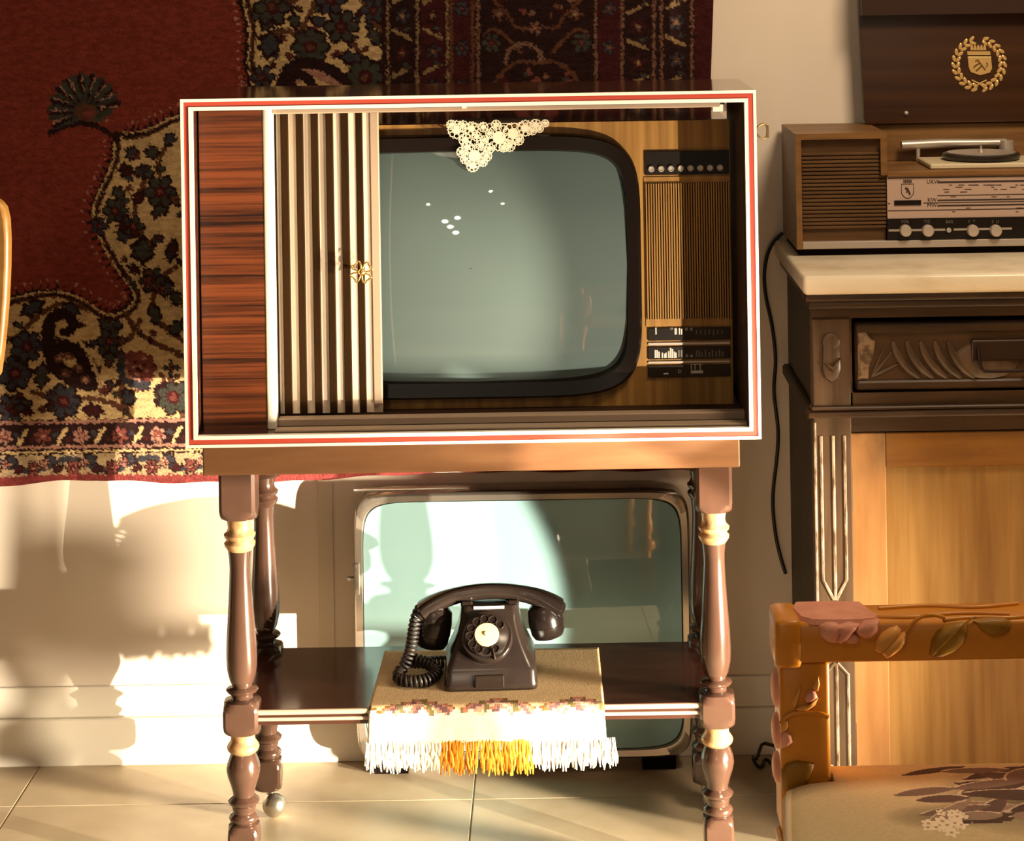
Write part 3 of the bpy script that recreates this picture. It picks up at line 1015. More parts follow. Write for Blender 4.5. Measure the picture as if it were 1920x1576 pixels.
# black bezel, rounded, standing proud
bz = MB()
o1 = srect(scx, scz, hx + 0.024, hz + 0.028, 6.0, N)
o2 = srect(scx, scz, hx + 0.020, hz + 0.024, 6.0, N)
i1 = srect(scx, scz, hx + 0.002, hz + 0.002, 7.0, N)
i2 = srect(scx, scz, hx - 0.004, hz - 0.004, 7.5, N)
bz.loft([[Vector((p[0], y, p[1])) for p in c] for c, y in ((o1, YT + 0.001), (o1, YT - 0.012), (o2, YT - 0.018), (i1, YT - 0.015), (i2, YT + 0.004))], cap=False)
obj('bezel', bz, M['bezel'], tv, smooth=50)
# convex glass
sm = MB()
rings = []
K = 14
for j in range(K + 1):
    s = 1 - j / K
    s = max(s, 0.004)
    o = srect(scx, scz, (hx + 0.001) * s, (hz + 0.001) * s, 2 + 5.5 * s ** 3, N)
    rings.append([Vector((p[0], YT - 0.033 + 0.020 * ((p[0] - scx) / hx) ** 2 + 0.023 * ((p[1] - scz) / hz) ** 2, p[1])) for p in o])
sm.loft(rings, cap=False)
obj('screen', sm, M['screen'], tv, smooth=80)


def tvb(name, x0, x1, y0, y1, dep, m, par=tv, bev=0.0006, lab=None):
    a, b = at(x0, y1, YT), at(x1, y0, YT)
    return obj(name, MB().box(a.x, b.x, YT - dep, YT + 0.001, a.z, b.z, bev=bev), m, par, label=lab)


cp = tvb('button_panel', 1209, 1366, 281, 328, 0.004, M['black'])
for k in range(8):
    c = at(1221 + 18.45 * k, 316.5 - 0.4 * k, YT - 0.004)
    bm_ = MB()
    Mx = Matrix.Translation(c) @ Matrix.Rotation(math.pi / 2, 4, 'X')
    bm_.lathe([(0.0052, -0.002), (0.0052, 0.0035), (0.0040, 0.0045), (0.0030, 0.0030), (0.0, 0.0030)], 0, 0, 18, M=Mx)
    obj('button', bm_, M['silver'], cp, smooth=40)
gp = tvb('speaker_grille', 1211, 1369, 329, 612, 0.002, M['tvwood'])
gm = MB()
a, b = at(1213, 598, YT), at(1368, 341, YT)
gm.box(a.x, b.x, YT - 0.0026, YT - 0.001, a.z, b.z)
obj('grille_back', gm, M['matt'], gp)
gm = MB()
n = 34
for k in range(n):
    x = a.x + (b.x - a.x) * (k + 0.5) / n
    gm.box(x - 0.00115, x + 0.00115, YT - 0.0066, YT - 0.0015, a.z, b.z)
obj('grille_bars', gm, M['tvwood'], gp, smooth=0, kind='stuff')
ups = tvb('label_strip', 1215, 1369, 612, 638, 0.004, M['black'])
tvb('silver_line', 1215, 1369, 639.5, 647, 0.0035, M['silver'])
mid = tvb('label_strip', 1215, 1369, 647.5, 673, 0.004, M['black'])
tvb('silver_line', 1215, 1369, 674.5, 681, 0.0035, M['silver'])
low = tvb('label_strip', 1215, 1369, 682, 707, 0.004, M['black'])


def ticks(par, xs_, y0, y1s, m, w_=1.3):
    mb = MB()
    for x, y1 in zip(xs_, y1s):
        p, q = at(x - w_, y0, YT - 0.0045), at(x + w_, y1, YT - 0.0045)
        mb.box(min(p.x, q.x), max(p.x, q.x), YT - 0.0046, YT - 0.003, min(p.z, q.z), max(p.z, q.z))
    obj('print', mb, m, par, smooth=0, kind='stuff')


ticks(mid, [1229, 1232.5, 1236, 1242, 1246.5, 1249, 1254, 1257.5, 1261, 1265, 1267.5], 671, [656, 656, 659, 661, 663, 661, 658, 652, 654, 659, 661], M['print'])
ticks(mid, [1273, 1278, 1306, 1311, 1316, 1323, 1330, 1336, 1343, 1349, 1355], 669, [656, 656, 657, 657, 660, 656, 660, 656, 658, 655, 658], M['dimprint'])
ticks(ups, [1230, 1266, 1268, 1274, 1278], 627, [614, 615, 615, 615, 616], M['print'], 1.1)
ticks(ups, [1258, 1261, 1306, 1314, 1322, 1330, 1338, 1346, 1354], 618, [614, 614, 626, 626, 628, 626, 628, 626, 626], M['dimprint'], 1.1)
for (x, y) in ((1287, 617), (1296, 617), (1288, 667), (1297, 667)):
    c = at(x, y, YT - 0.0045)
    bm_ = MB()
    bm_.tube([(c.x + 0.0018 * math.cos(t * math.pi / 6), c.y, c.z + 0.0018 * math.sin(t * math.pi / 6)) for t in range(12)], 0.0006, 6, closed=True)
    obj('print', bm_, M['print'], ups if y < 640 else mid)
bd = at(1306, 688, YT - 0.0045)
text('badge_lettering', 'ITT', 0.014, (bd.x, bd.y, bd.z), M['print'], low)
tvb('badge', 1295, 1318, 693, 699, 0.0048, M['print'], low, 0.0003)
c = at(1274.5, 696, YT - 0.0045)
bm_ = MB()
bm_.tube([(c.x + 0.0024 * math.cos(t * math.pi / 6), c.y, c.z + 0.0024 * math.sin(t * math.pi / 6)) for t in range(12)], 0.0007, 6, closed=True)
obj('socket', bm_, M['silver'], low)
tvb('print', 1244, 1253, 698, 701, 0.0048, M['print'], low, 0.0003)

# lace doily over the top front edge of the set
lace = MB()
YL = YT - 0.020


def motif(cx, cy, r, n, filled=True, yy=YL):
    c = at(cx, cy, yy)
    s = r * (yy - CY) / F
    if filled:
        lace.prism(ell(c.x, c.z, s * 0.46, s * 0.46, 16), yy - 0.0006, yy + 0.0006)
    for k in range(n):
        a_ = 2 * math.pi * k / n
        q = (c.x + s * 0.72 * math.cos(a_), c.z + s * 0.72 * math.sin(a_))
        lace.tube([(q[0] + s * 0.27 * math.cos(t * math.pi / 5), yy + 0.0004 * math.sin(k), q[1] + s * 0.27 * math.sin(t * math.pi / 5)) for t in range(10)], 0.00075, 5, closed=True)
    lace.tube([(c.x + s * (0.95 + 0.08 * math.cos(n * t * 2 * math.pi / 48 * 2)) * math.cos(2 * math.pi * t / 48), yy, c.z + s * (0.95 + 0.08 * math.cos(n * 2 * t * 2 * math.pi / 48)) * math.sin(2 * math.pi * t / 48)) for t in range(48)],
              0.0009, 5, closed=True)


for (x, y, r, n) in ((856, 243, 17, 8), (872, 262, 12, 7), (884, 241, 13, 7), (890, 292, 22, 10), (876, 276, 11, 6), (902, 272, 10, 6), (886, 310, 12, 7), (912, 292, 10, 6), (866, 285, 10, 6),
                     (936, 258, 25, 11), (962, 250, 20, 9), (985, 240, 15, 8), (1004, 234, 11, 7), (1022, 231, 7, 6), (955, 273, 11, 6), (930, 234, 9, 6), (906, 238, 9, 6), (908, 262, 8, 5), (846, 234, 9, 6), (868, 236, 10, 6), (894, 256, 9, 6), (918, 278, 9, 6), (972, 262, 10, 6), (998, 244, 9, 6), (905, 303, 9, 6), (872, 298, 9, 6), (944, 276, 9, 6), (918, 250, 8, 5), (1012, 241, 7, 5)):
    motif(x, y, r, n)
lz = tvz1 + 0.0012
for (xa, xb) in ((838, 905), (915, 1030)):
    p, q = at(xa, 230, YL), at(xb, 230, YL)
    lace.box(p.x, q.x, YL - 0.0005, YT + 0.0995, lz - 0.0006, lz + 0.0006)
doily = obj('lace_doily', lace, M['lace'], smooth=50)
tag(doily, 'white crocheted lace doily hanging over the top of the television screen', 'doily')

# ------------------------------------------------------------------ old screen leaning behind the table
YG = 0.500
gx0, gx1, gz0, gz1 = PX(664, 1060, YG), PX(1294, 1060, YG), 0.028, PZ(980, 921, YG)
old = thing('old_glass_screen', 'wide green glass screen in chrome frame standing behind the table', 'television', ((gx0 + gx1) / 2, 0.53, 0))
gcx, gcz, ghx, ghz = (gx0 + gx1) / 2, (gz0 + gz1) / 2, (gx1 - gx0) / 2, (gz1 - gz0) / 2
bk_ = MB()
bk_.prism(srect(gcx, gcz, ghx - 0.002, ghz - 0.002, 14, 80), YG + 0.012, YG + 0.066)
obj('casing', bk_, M['chrome'], old)
fr = MB()
o1, o2, i1, i2 = srect(gcx, gcz, ghx, ghz, 14, 96), srect(gcx, gcz, ghx - 0.004, ghz - 0.004, 14, 96), srect(gcx, gcz, ghx - 0.014, ghz - 0.014, 12, 96), srect(gcx, gcz, ghx - 0.017, ghz - 0.017, 12, 96)
fr.loft([[Vector((p[0], y, p[1])) for p in c] for c, y in ((o1, YG + 0.014), (o1, YG - 0.002), (o2, YG - 0.006), (i1, YG - 0.004), (i2, YG + 0.006))], cap=False)
obj('frame', fr, M['chrome'], old, smooth=50)
gl = MB()
rings = []
for j in range(12):
    s = max(1 - j / 11, 0.004)
    o = srect(gcx, gcz, (ghx - 0.0165) * s, (ghz - 0.0165) * s, 2 + 9 * s ** 3, 96)
    rings.append([Vector((p[0], YG - 0.006 + 0.012 * (((p[0] - gcx) / ghx) ** 2 + ((p[1] - gcz) / ghz) ** 2) * 0.5, p[1])) for p in o])
gl.loft(rings, cap=False)
obj('glass', gl, M['screen2'], old, smooth=80)
lat = MB()
c = at(668, 1085, YG - 0.01)
lat.box(c.x - 0.004, c.x + 0.006, YG - 0.016, YG, c.z - 0.028, c.z + 0.028, bev=0.002, seg=2)
lat.tube([(c.x - 0.016, YG - 0.008, c.z), (c.x, YG - 0.008, c.z)], 0.004, 10)
obj('latch', lat, M['chrome'], old)
for x in (gx0 + 0.06, gx1 - 0.06):
    obj('foot', MB().box(x - 0.03, x + 0.03, YG + 0.015, YG + 0.06, 0.0, gz0 + 0.004), M['matt'], old)
tr = MB()
p, q = at(665, 914, YG + 0.04), at(880, 911, YG + 0.04)
tr.box(p.x, q.x, YG + 0.025, YG + 0.034, gz1 - 0.003, gz1 + 0.002)
obj('top_trim', tr, M['white'], old)

# ------------------------------------------------------------------ cloth runner with fringe
RX0, RX1 = PX(700, 1250, 0.10), PX(1127, 1250, 0.10)
FY = 0.0425
runner = thing('cloth_runner', 'tan woven runner with white and orange fringe hanging over the shelf edge', 'cloth', ((RX0 + RX1) / 2, 0.15, SZ))
nu, prof = 90, []
ztop = SZ + 0.0022
for y in np.linspace(0.318, 0.056, 26):
    prof.append((y, ztop))
for a in np.linspace(0, math.pi / 2, 6)[1:]:
    prof.append((0.056 - 0.0135 * math.sin(a), ztop - 0.0135 + 0.0135 * math.cos(a)))
for z in np.linspace(ztop - 0.016, 0.229, 18):
    prof.append((FY, z))
P2 = []
accl = 0
bmr = bmesh.new()
cl = bmr.loops.layers.float_color.new('Col')
grid = []
for i, (y, z) in enumerate(prof):
    row = []
    fr_ = i / (len(prof) - 1)
    for k in range(nu + 1):
        t = k / nu
        spread = 0.006 * fr_
        x = RX0 - spread + (RX1 - RX0 + 2 * spread) * t
        wv = 0.0014 * math.sin(t * 23 + 1) * max(0, (0.27 - z) / 0.06) if z < 0.27 else 0.0
        zz = z
        if z < ztop - 0.002:
            zz = z + 0.0008 * math.sin(t * 60)
        row.append(bmr.verts.new((x, y - abs(wv), zz)))
    grid.append(row)


def runner_col(u, v):
    """u across 0..1, v = distance in m from the fold towards the back (+) or down the drop (-)"""
    c = (0.52, 0.37, 0.205)
    x = u * 0.37
    ph = (x - 0.078) % 0.125
    tri = abs(ph - 0.0625) / 0.0625       # 1 at the peak, 0 in the valley
    h = tri * 0.040 - 0.008
    if v < h + 0.0035:
        c = (0.20, 0.095, 0.030)
    if v < h:
        q = int((h - v) / 0.0065) % 4
        c = [(0.38, 0.16, 0.11), (0.17, 0.085, 0.085), (0.44, 0.23, 0.16), (0.52, 0.40, 0.26)][q]
        if int((x + v * 0.5) / 0.009) % 5 == 0:
            c = (0.16, 0.12, 0.05)
    if v < -0.007 + 0.003 * math.sin(u * 90) + 0.002 * math.sin(u * 37):
        c = (0.62, 0.54, 0.42)  # drop washed pale, its overexposure put into the cloth colour
    return c


for i in range(len(prof) - 1):
    y, z = prof[i]
    v = (y - 0.050) if z > ztop - 0.002 else -(ztop - z)
    for k in range(nu):
        f = bmr.faces.new((grid[i][k], grid[i + 1][k], grid[i + 1][k + 1], grid[i][k + 1]))
        c = runner_col((k + .5) / nu, v)
        for lp in f.loops:
            lp[cl] = (*c, 1)
ro = obj('woven_cloth', bmr, M['runner'], runner)
sol = ro.modifiers.new('thick', 'SOLIDIFY')
sol.thickness = 0.0016
sol.offset = 0.0


def strand(mb, x, z0, L, r):
    lean = random.uniform(-0.006, 0.006)
    pts = [(x, FY + random.uniform(-.001, .0005), z0 + 0.003)]
    for k in range(1, 5):
        t = k / 4
        pts.append((x + lean * t + random.uniform(-.001, .001), FY - 0.002 * t + random.uniform(-0.0022, 0.001), z0 - L * t))
    mb.tube(pts, [r * 0.55, r * 0.8, r * 1.25, r * 1.1, r * 0.5], 5)


fw, fo, fyl = MB(), MB(), MB()
zf = 0.229
for k in range(300):
    t = (k + random.uniform(0, 1)) / 300
    x = RX0 - 0.008 + (RX1 - RX0 + 0.016) * t
    L = random.uniform(0.033, 0.048)
    if t > 0.96:
        x += 0.012 * (t - 0.96) / 0.04
    px_ = 692 + 458 * t
    if 834 < px_ < 1002:
        strand(fo if (px_ < 890 and random.random() < .8) or random.random() < 0.35 else fyl, x, zf, L + 0.006, random.uniform(0.0013, 0.0021))
    else:
        strand(fw, x, zf, L, random.uniform(0.0013, 0.0023))
mf = mat('fringe_white', (0.64, 0.56, 0.44), 0.95, spec=0.05)
mo = mat('fringe_orange', (0.62, 0.19, 0.020), 0.95, spec=0.05)
my = mat('fringe_yellow', (0.70, 0.40, 0.055), 0.95, spec=0.05)
obj('fringe', fw, mf, runner, label='white fringe', kind='stuff')
obj('fringe', fo, mo, runner, label='orange fringe threads', kind='stuff')
obj('fringe', fyl, my, runner, label='yellow fringe threads', kind='stuff')

# ------------------------------------------------------------------ black rotary telephone (built about its own base, facing -Y)
ph0 = at(921, 1297, 0.108)
phone = thing('rotary_telephone', 'black rotary dial telephone with cream dial centre standing on the cloth runner', 'telephone', (ph0.x, 0.108, SZ + 0.0034), math.radians(2))


def rrect(hw, y0, y1, z, rad=0.012, n=6):
    out_ = []
    r = min(rad, hw * 0.9, (y1 - y0) * 0.45)
    for (cx, cy, a0) in ((hw - r, y1 - r, 0), (-hw + r, y1 - r, 90), (-hw + r, y0 + r, 180), (hw - r, y0 + r, 270)):
        for k in range(n + 1):
            a_ = math.radians(a0 + 90 * k / n)
            out_.append(Vector((cx + r * math.cos(a_), cy + r * math.sin(a_), z)))
    return out_


pb = MB()
pb.loft([rrect(*q) for q in ((0.0735, 0.002, 0.146, 0.0), (0.0755, 0.0, 0.148, 0.003), (0.0755, 0.0, 0.148, 0.010), (0.0745, 0.0005, 0.146, 0.012), (0.0735, 0.002, 0.145, 0.030), (0.0715, 0.005, 0.144, 0.0355),
                             (0.0665, 0.013, 0.142, 0.046), (0.0590, 0.026, 0.140, 0.062), (0.0530, 0.040, 0.138, 0.078), (0.0490, 0.053, 0.134, 0.094), (0.0475, 0.064, 0.130, 0.108), (0.0470, 0.068, 0.128, 0.116),
                             (0.0440, 0.072, 0.124, 0.117))])
body = obj('body', pb, M['bakelite'], phone, local=True, smooth=50)
for s in (-1, 1):
    obj('cradle', MB().box(s * 0.038 - 0.010, s * 0.038 + 0.010, 0.074, 0.122, 0.112, 0.121, bev=0.003), M['bakelite'], phone, local=True)
nm = MB()
nm.box(-0.026, 0.021, -0.0035, 0.004, 0.006, 0.026, bev=0.0015)
obj('handle_block', nm, M['black'], phone, local=True)
obj('number_card', MB().box(-0.0265, 0.0235, -0.0005, 0.001, -0.0022, 0.0022, M=Matrix.Translation((0.0, 0.0655, 0.1145)) @ Matrix.Rotation(-0.35, 4, 'X')), M['card'], phone, local=True, label='white number card')
# dial on the sloping face
tilt = math.radians(43)
Md = Matrix.Translation((-0.006, 0.0325, 0.0765)) @ Matrix.Rotation(math.pi / 2 - tilt, 4, 'X')
dm = MB()
dm.lathe([(0.0, -0.012), (0.0425, -0.012), (0.0425, 0.002), (0.0410, 0.0050), (0.0385, 0.0055), (0.036, 0.0045), (0.0, 0.0045)], 0, 0, 48, M=Md)
dial = obj('dial', dm, M['bakelite'], phone, local=True, smooth=40)
wm = MB()
wm.lathe([(0.0, 0.0045), (0.0355, 0.0045), (0.0360, 0.0075), (0.0345, 0.0085), (0.0, 0.0085)], 0, 0, 48, M=Md)
for k in range(10):
    a_ = math.radians(38 + 29 * k)
    cx_, cy_ = 0.0275 * math.cos(a_), 0.0275 * math.sin(a_)
    wm.tube([Md @ Vector((cx_ + 0.0066 * math.cos(t * math.pi / 10), cy_ + 0.0066 * math.sin(t * math.pi / 10), 0.0092)) for t in range(20)], 0.0009, 6, closed=True)
obj('finger_wheel', wm, M['bakelite'], dial, local=True, smooth=40)
for k in range(10):
    a_ = math.radians(38 + 29 * k)
    q = (0.0275 * math.cos(a_), 0.0275 * math.sin(a_))
    hm_ = MB()
    hm_.lathe([(0.0064, 0.0080), (0.0062, 0.0090), (0.0056, 0.0089), (0.0054, 0.0087), (0.0, 0.0087)], q[0], q[1], 18, M=Md)
    obj('finger_hole', hm_, M['matt'], dial, local=True, smooth=40)
cdm = MB()
cdm.lathe([(0.0, 0.0080), (0.0200, 0.0080), (0.0200, 0.0100), (0.0190, 0.0110), (0.0045, 0.0118), (0.0035, 0.0140), (0.0, 0.0145)], 0, 0, 36, M=Md)
obj('dial_centre', cdm, M['ivory'], dial, local=True, smooth=40, label='cream round dial centre')
fs = MB()
fs.tube([Md @ Vector((0.013, -0.040, 0.006)), Md @ Vector((0.011, -0.032, 0.0105)), Md @ Vector((0.0095, -0.024, 0.0105))], [0.0018, 0.0016, 0.0012], 8)
obj('finger_stop', fs, M['iron'], dial, local=True)
# handset
hs = MB()
path = [(-0.116, 0.098), (-0.102, 0.109), (-0.075, 0.121), (-0.040, 0.1295), (0.0, 0.1325), (0.040, 0.1295), (0.078, 0.1205), (0.104, 0.108), (0.118, 0.097)]
path = [tuple(p) for p in smooth(path, 2)]
rings = []
for i, (x, z) in enumerate(path):
    a0 = path[max(i - 1, 0)]
    a1 = path[min(i + 1, len(path) - 1)]
    t = Vector((a1[0] - a0[0], a1[1] - a0[1])).normalized()
    nx, nz = -t.y, t.x
    e = abs(x) / 0.118
    hh = 0.0125 + 0.003 * e ** 3
    ww = 0.0140 + 0.014 * max(0, e - 0.45) / 0.55
    if e > 0.96:
        hh *= 0.75
        ww *= 0.86
    ring = []
    for k in range(20):
        a_ = 2 * math.pi * k / 20
        c_, s_ = math.cos(a_), math.sin(a_)
        c_ = math.copysign(abs(c_) ** 0.75, c_)
        s_ = math.copysign(abs(s_) ** 0.75, s_)
        ring.append(Vector((x + nx * hh * s_, 0.098 + ww * c_, z + nz * hh * s_)))
    rings.append(ring)
hs.loft(rings)
hand = obj('handset', hs, M['bakelite'], phone, local=True, smooth=50)
for s, nm_ in ((-1, 'mouthpiece'), (1, 'earpiece')):
    cm = MB()
    Mc = Matrix.Translation((s * 0.0890, 0.098, 0.099)) @ Matrix.Rotation(s * math.radians(-10), 4, 'Y')
    dpt = 0.047 if s > 0 else 0.058
    cm.lathe([(0.0, -dpt), (0.016, -dpt), (0.024, -dpt + 0.003), (0.0275, -dpt + 0.010), (0.0285, -dpt + 0.022), (0.0280, -dpt + 0.0225), (0.0292, -dpt + 0.023), (0.0290, -0.015), (0.0265, 0.004), (0.018, 0.012), (0.0, 0.014)], 0, 0, 36, M=Mc)
    obj(nm_, cm, M['bakelite'], hand, local=True, smooth=45)
# coiled cord
cpath = smooth([(-0.112, 0.098, 0.110), (-0.122, 0.085, 0.096), (-0.126, 0.075, 0.075), (-0.130, 0.062, 0.050), (-0.138, 0.052, 0.030), (-0.150, 0.050, 0.018), (-0.150, 0.030, 0.0115), (-0.120, 0.022, 0.0110),
                (-0.095, 0.035, 0.0115), (-0.085, 0.060, 0.0150), (-0.105, 0.070, 0.026), (-0.135, 0.072, 0.034), (-0.140, 0.090, 0.022), (-0.110, 0.105, 0.014), (-0.075, 0.115, 0.012)], 3)
Pc = np.array(cpath)
seg = np.hypot(*(np.diff(Pc, axis=0)[:, [0, 2]].T)) + np.abs(np.diff(Pc[:, 1]))
sl = np.concatenate([[0], np.cumsum(np.linalg.norm(np.diff(Pc, axis=0), axis=1))])
Ltot = sl[-1]
turns = int(Ltot / 0.0068)
hp = []
for i in range(turns * 10):
    s_ = Ltot * i / (turns * 10)
    p = Vector([np.interp(s_, sl, Pc[:, k]) for k in range(3)])
    q = Vector([np.interp(min(s_ + 0.003, Ltot), sl, Pc[:, k]) for k in range(3)])
    d = (q - p)
    d = d.normalized() if d.length > 1e-7 else Vector((1, 0, 0))
    u_ = d.cross(Vector((0.3, 0.2, 0.93))).normalized()
    w_ = d.cross(u_)
    a_ = 2 * math.pi * i / 10
    hp.append(p + (u_ * math.cos(a_) + w_ * math.sin(a_)) * 0.0082)
cm = MB()
cm.tube(hp, 0.0026, 6)
obj('coiled_cord', cm, M['cord'], phone, local=True, smooth=60)

# ------------------------------------------------------------------ dark carved sideboard with marble top
SX0, SX1, SYF, SYB = 0.410, 1.46, 0.170, 0.572
DF = SYF - CY
sb = thing('sideboard', 'dark carved wooden sideboard with pale door and marble top', 'sideboard', ((SX0 + SX1) / 2, 0.37, 0))


def sz(y, x=1600):
    return PZ(x, y, SYF)


Zm0 = sz(546)
# carcass sides and back
obj('side_panel', MB().box(SX0 + 0.004, SX0 + 0.026, SYF + 0.02, SYB, 0.07, Zm0 - 0.004), M['sidepanel'], sb, label='dark left side')
obj('side_panel', MB().box(SX1 - 0.026, SX1 - 0.004, SYF + 0.02, SYB, 0.07, Zm0 - 0.004), M['sidepanel'], sb)
obj('back_panel', MB().box(SX0 + 0.026, SX1 - 0.026, SYB - 0.012, SYB, 0.07, Zm0 - 0.004), M['sidepanel'], sb)
obj('bottom_panel', MB().box(SX0 + 0.026, SX1 - 0.026, SYF + 0.02, SYB - 0.012, 0.09, 0.11), M['sidepanel'], sb)
# brace on the side seen as slanting moulding
br = MB()
br.loft([[Vector((SX0 - 0.006, y + dy, z + dz)) for dy, dz in ((0, 0), (0.012, 0.010), (0.0, 0.020), (-0.012, 0.010))] for y, z in ((SYF + 0.03, sz(770)), (SYB - 0.03, sz(770) + 0.006))])
m2 = MB().box(SX0 - 0.008, SX0 + 0.006, SYF + 0.01, SYB - 0.005, sz(790), sz(766), bev=0.004)
obj('side_moulding', m2, M['sidepanel'], sb)
# marble slab
MY0 = 0.128
mz1 = PZ(1700, 515, MY0)
mb_ = MB().box(PX(1506, 530, MY0), SX1 + 0.03, MY0, SYB + 0.012, Zm0 + 0.0006, mz1, bev=0.008, seg=3)
marble = obj('marble_top', mb_, M['marble'], sb, label='pale marble slab', smooth=60)
# mouldings under the slab
lm = MB()
lm.box(SX0 - 0.012, SX1 + 0.012, SYF - 0.018, SYF + 0.03, sz(562), Zm0, bev=0.004, seg=2)
lm.box(SX0 - 0.006, SX1 + 0.006, SYF - 0.009, SYF + 0.03, sz(577), sz(562), bev=0.003, seg=2)
lm.box(SX0 - 0.010, SX0 + 0.03, SYF, SYB - 0.002, sz(562), Zm0, bev=0.004, seg=2)
obj('cornice', lm, M['darkoak'], sb)
obj('top_rail', MB().box(SX0 + 0.0, SX1, SYF, SYF + 0.022, sz(596), sz(577)), M['darkoak'], sb)
PW = PX(1594, 700, SYF)


def post(x0, x1):
    pm = MB().box(x0, x1, SYF - 0.004, SYF + 0.03, 0.0, sz(596), bev=0.0015)
    po = obj('corner_post', pm, M['darkoakv'], sb)
    cxp = (x0 + x1) / 2
    hw = (x1 - x0) / 2
    # little carved drop on the drawer level
    cv = MB()
    cv.relief([(cxp - hw * .45, sz(645)), (cxp - hw * .5, sz(690)), (cxp - hw * .35, sz(708)), (cxp, sz(716)), (cxp + hw * .35, sz(708)), (cxp + hw * .5, sz(690)), (cxp + hw * .45, sz(645)), (cxp, sz(640))], SYF - 0.004, 0.006)
    cv.relief(ell(cxp, sz(640), hw * .5, 0.016, 16), SYF - 0.004, 0.005)
    cv.relief([(cxp - hw * .45, sz(678)), (cxp, sz(688)), (cxp + hw * .5, sz(668)), (cxp + hw * .3, sz(684)), (cxp, sz(694))], SYF - 0.008, 0.006)
    obj('carved_drop', cv, M['darkoakv'], po)
    # channelled lower part with worn arrises, pointed end
    for xo in (-0.62, 0.02, 0.62):
        e = MB()
        zt, zb = sz(815), sz(1085)
        pts = [(cxp + xo * hw, zt), (cxp + xo * hw, zb), (cxp + xo * hw * 0.1, sz(1122))]
        e.tube([(p[0], SYF - 0.0042, p[1]) for p in pts], 0.0027, 6)
        obj('worn_fillet', e, M['wornedge'], po)
        e = MB()
        zt2, zb2 = sz(1245), 0.10
        e.tube([(cxp + xo * hw * 0.1, SYF - 0.0042, sz(1240)), (cxp + xo * hw, SYF - 0.0042, sz(1262)), (cxp + xo * hw, SYF - 0.0042, zb2)], 0.0027, 6)
        obj('worn_fillet', e, M['wornedge'], po)
    e = MB()
    e.tube([(x0 + 0.002, SYF - 0.003, sz(790)), (x0 + 0.002, SYF - 0.003, 0.02)], 0.0024, 6)
    obj('worn_edge', e, M['wornedge'], po)


post(SX0, PW)
post(SX1 - (PW - SX0), SX1)
# drawer
dx0_, dx1_ = PX(1604, 700, SYF), SX1 - (PX(1604, 700, SYF) - SX0)
dzt, dzb = sz(606), sz(733)
obj('drawer_surround', MB().box(PW, PX(1598, 700, SYF), SYF, SYF + 0.02, sz(760), sz(596)).box(PW, SX1 - (PW - SX0), SYF, SYF + 0.022, sz(760), dzb - 0.003), M['darkoak'], sb)
drawer = obj('drawer', MB().box(dx0_, dx1_, SYF + 0.004, SYF + 0.024, dzb, dzt, bev=0.003), M['darkoak'], sb, label='carved drawer front')
fr_ = MB()
fr_.box(dx0_ + 0.002, dx1_ - 0.002, SYF - 0.001, SYF + 0.008, dzt - 0.018, dzt - 0.002, bev=0.003)
fr_.box(dx0_ + 0.002, dx1_ - 0.002, SYF - 0.001, SYF + 0.008, dzb + 0.001, dzb + 0.016, bev=0.003)
obj('drawer_border', fr_, M['darkoak'], drawer)


def flute(mb, pts, r):
    mb.tube([at(x, y, SYF + 0.0035) for x, y in smooth(pts, 2)], r, 8)


for k in range(5):
    fm_ = MB()
    ox = k * 26
    flute(fm_, [(1673 + ox, 640), (1682 + ox, 665), (1700 + ox, 690), (1724 + ox, 708)], [0.003, 0.0068, 0.0068, 0.003])
    obj('carved_flute', fm_, M['darkoakv'], drawer)
for tip in ((1656, 655), (1672, 660), (1684, 682)):
    fm_ = MB()
    flute(fm_, [(1634, 706), ((1634 + tip[0]) / 2, (706 + tip[1]) / 2), tip], [0.0015, 0.0030, 0.0012])
    obj('carved_ray', fm_, M['darkoakv'], drawer)
fm_ = MB()
fm_.relief([tuple((lambda v_: (v_.x, v_.z))(at(x, y, SYF))) for x, y in ((1607, 622), (1622, 618), (1632, 632), (1642, 640), (1640, 665), (1630, 690), (1628, 712), (1608, 712))], SYF + 0.004, 0.008)
obj('carved_corner', fm_, M['worncarve'], drawer)
fm_ = MB()
c = at(1800, 676, SYF)
fm_.relief(ell(c.x + 0.045, c.z, 0.055, 0.032, 28), SYF + 0.004, 0.007)
obj('carved_boss', fm_, M['darkoakv'], drawer)
hp0 = at(1822, 638, SYF - 0.006)
hp1 = at(1938, 682, SYF - 0.006)
pl = obj('pull_plate', MB().box(hp0.x, hp1.x, SYF - 0.0062, SYF + 0.006, hp1.z + 0.006, hp0.z, bev=0.002), M['iron'], drawer)
pm = MB()
zb_ = PZ(1880, 690, SYF)
pm.tube(smooth([(hp0.x + 0.010, SYF - 0.008, hp0.z - 0.012), (hp0.x + 0.010, SYF - 0.016, hp0.z - 0.030), (hp0.x + 0.013, SYF - 0.020, zb_), (hp0.x + 0.03, SYF - 0.020, zb_ - 0.001), (hp1.x - 0.03, SYF - 0.020, zb_ - 0.001),
                (hp1.x - 0.013, SYF - 0.020, zb_), (hp1.x - 0.010, SYF - 0.016, hp0.z - 0.030), (hp1.x - 0.010, SYF - 0.008, hp0.z - 0.012)], 1), 0.0030, 8)
obj('pull_bail', pm, M['iron'], drawer)
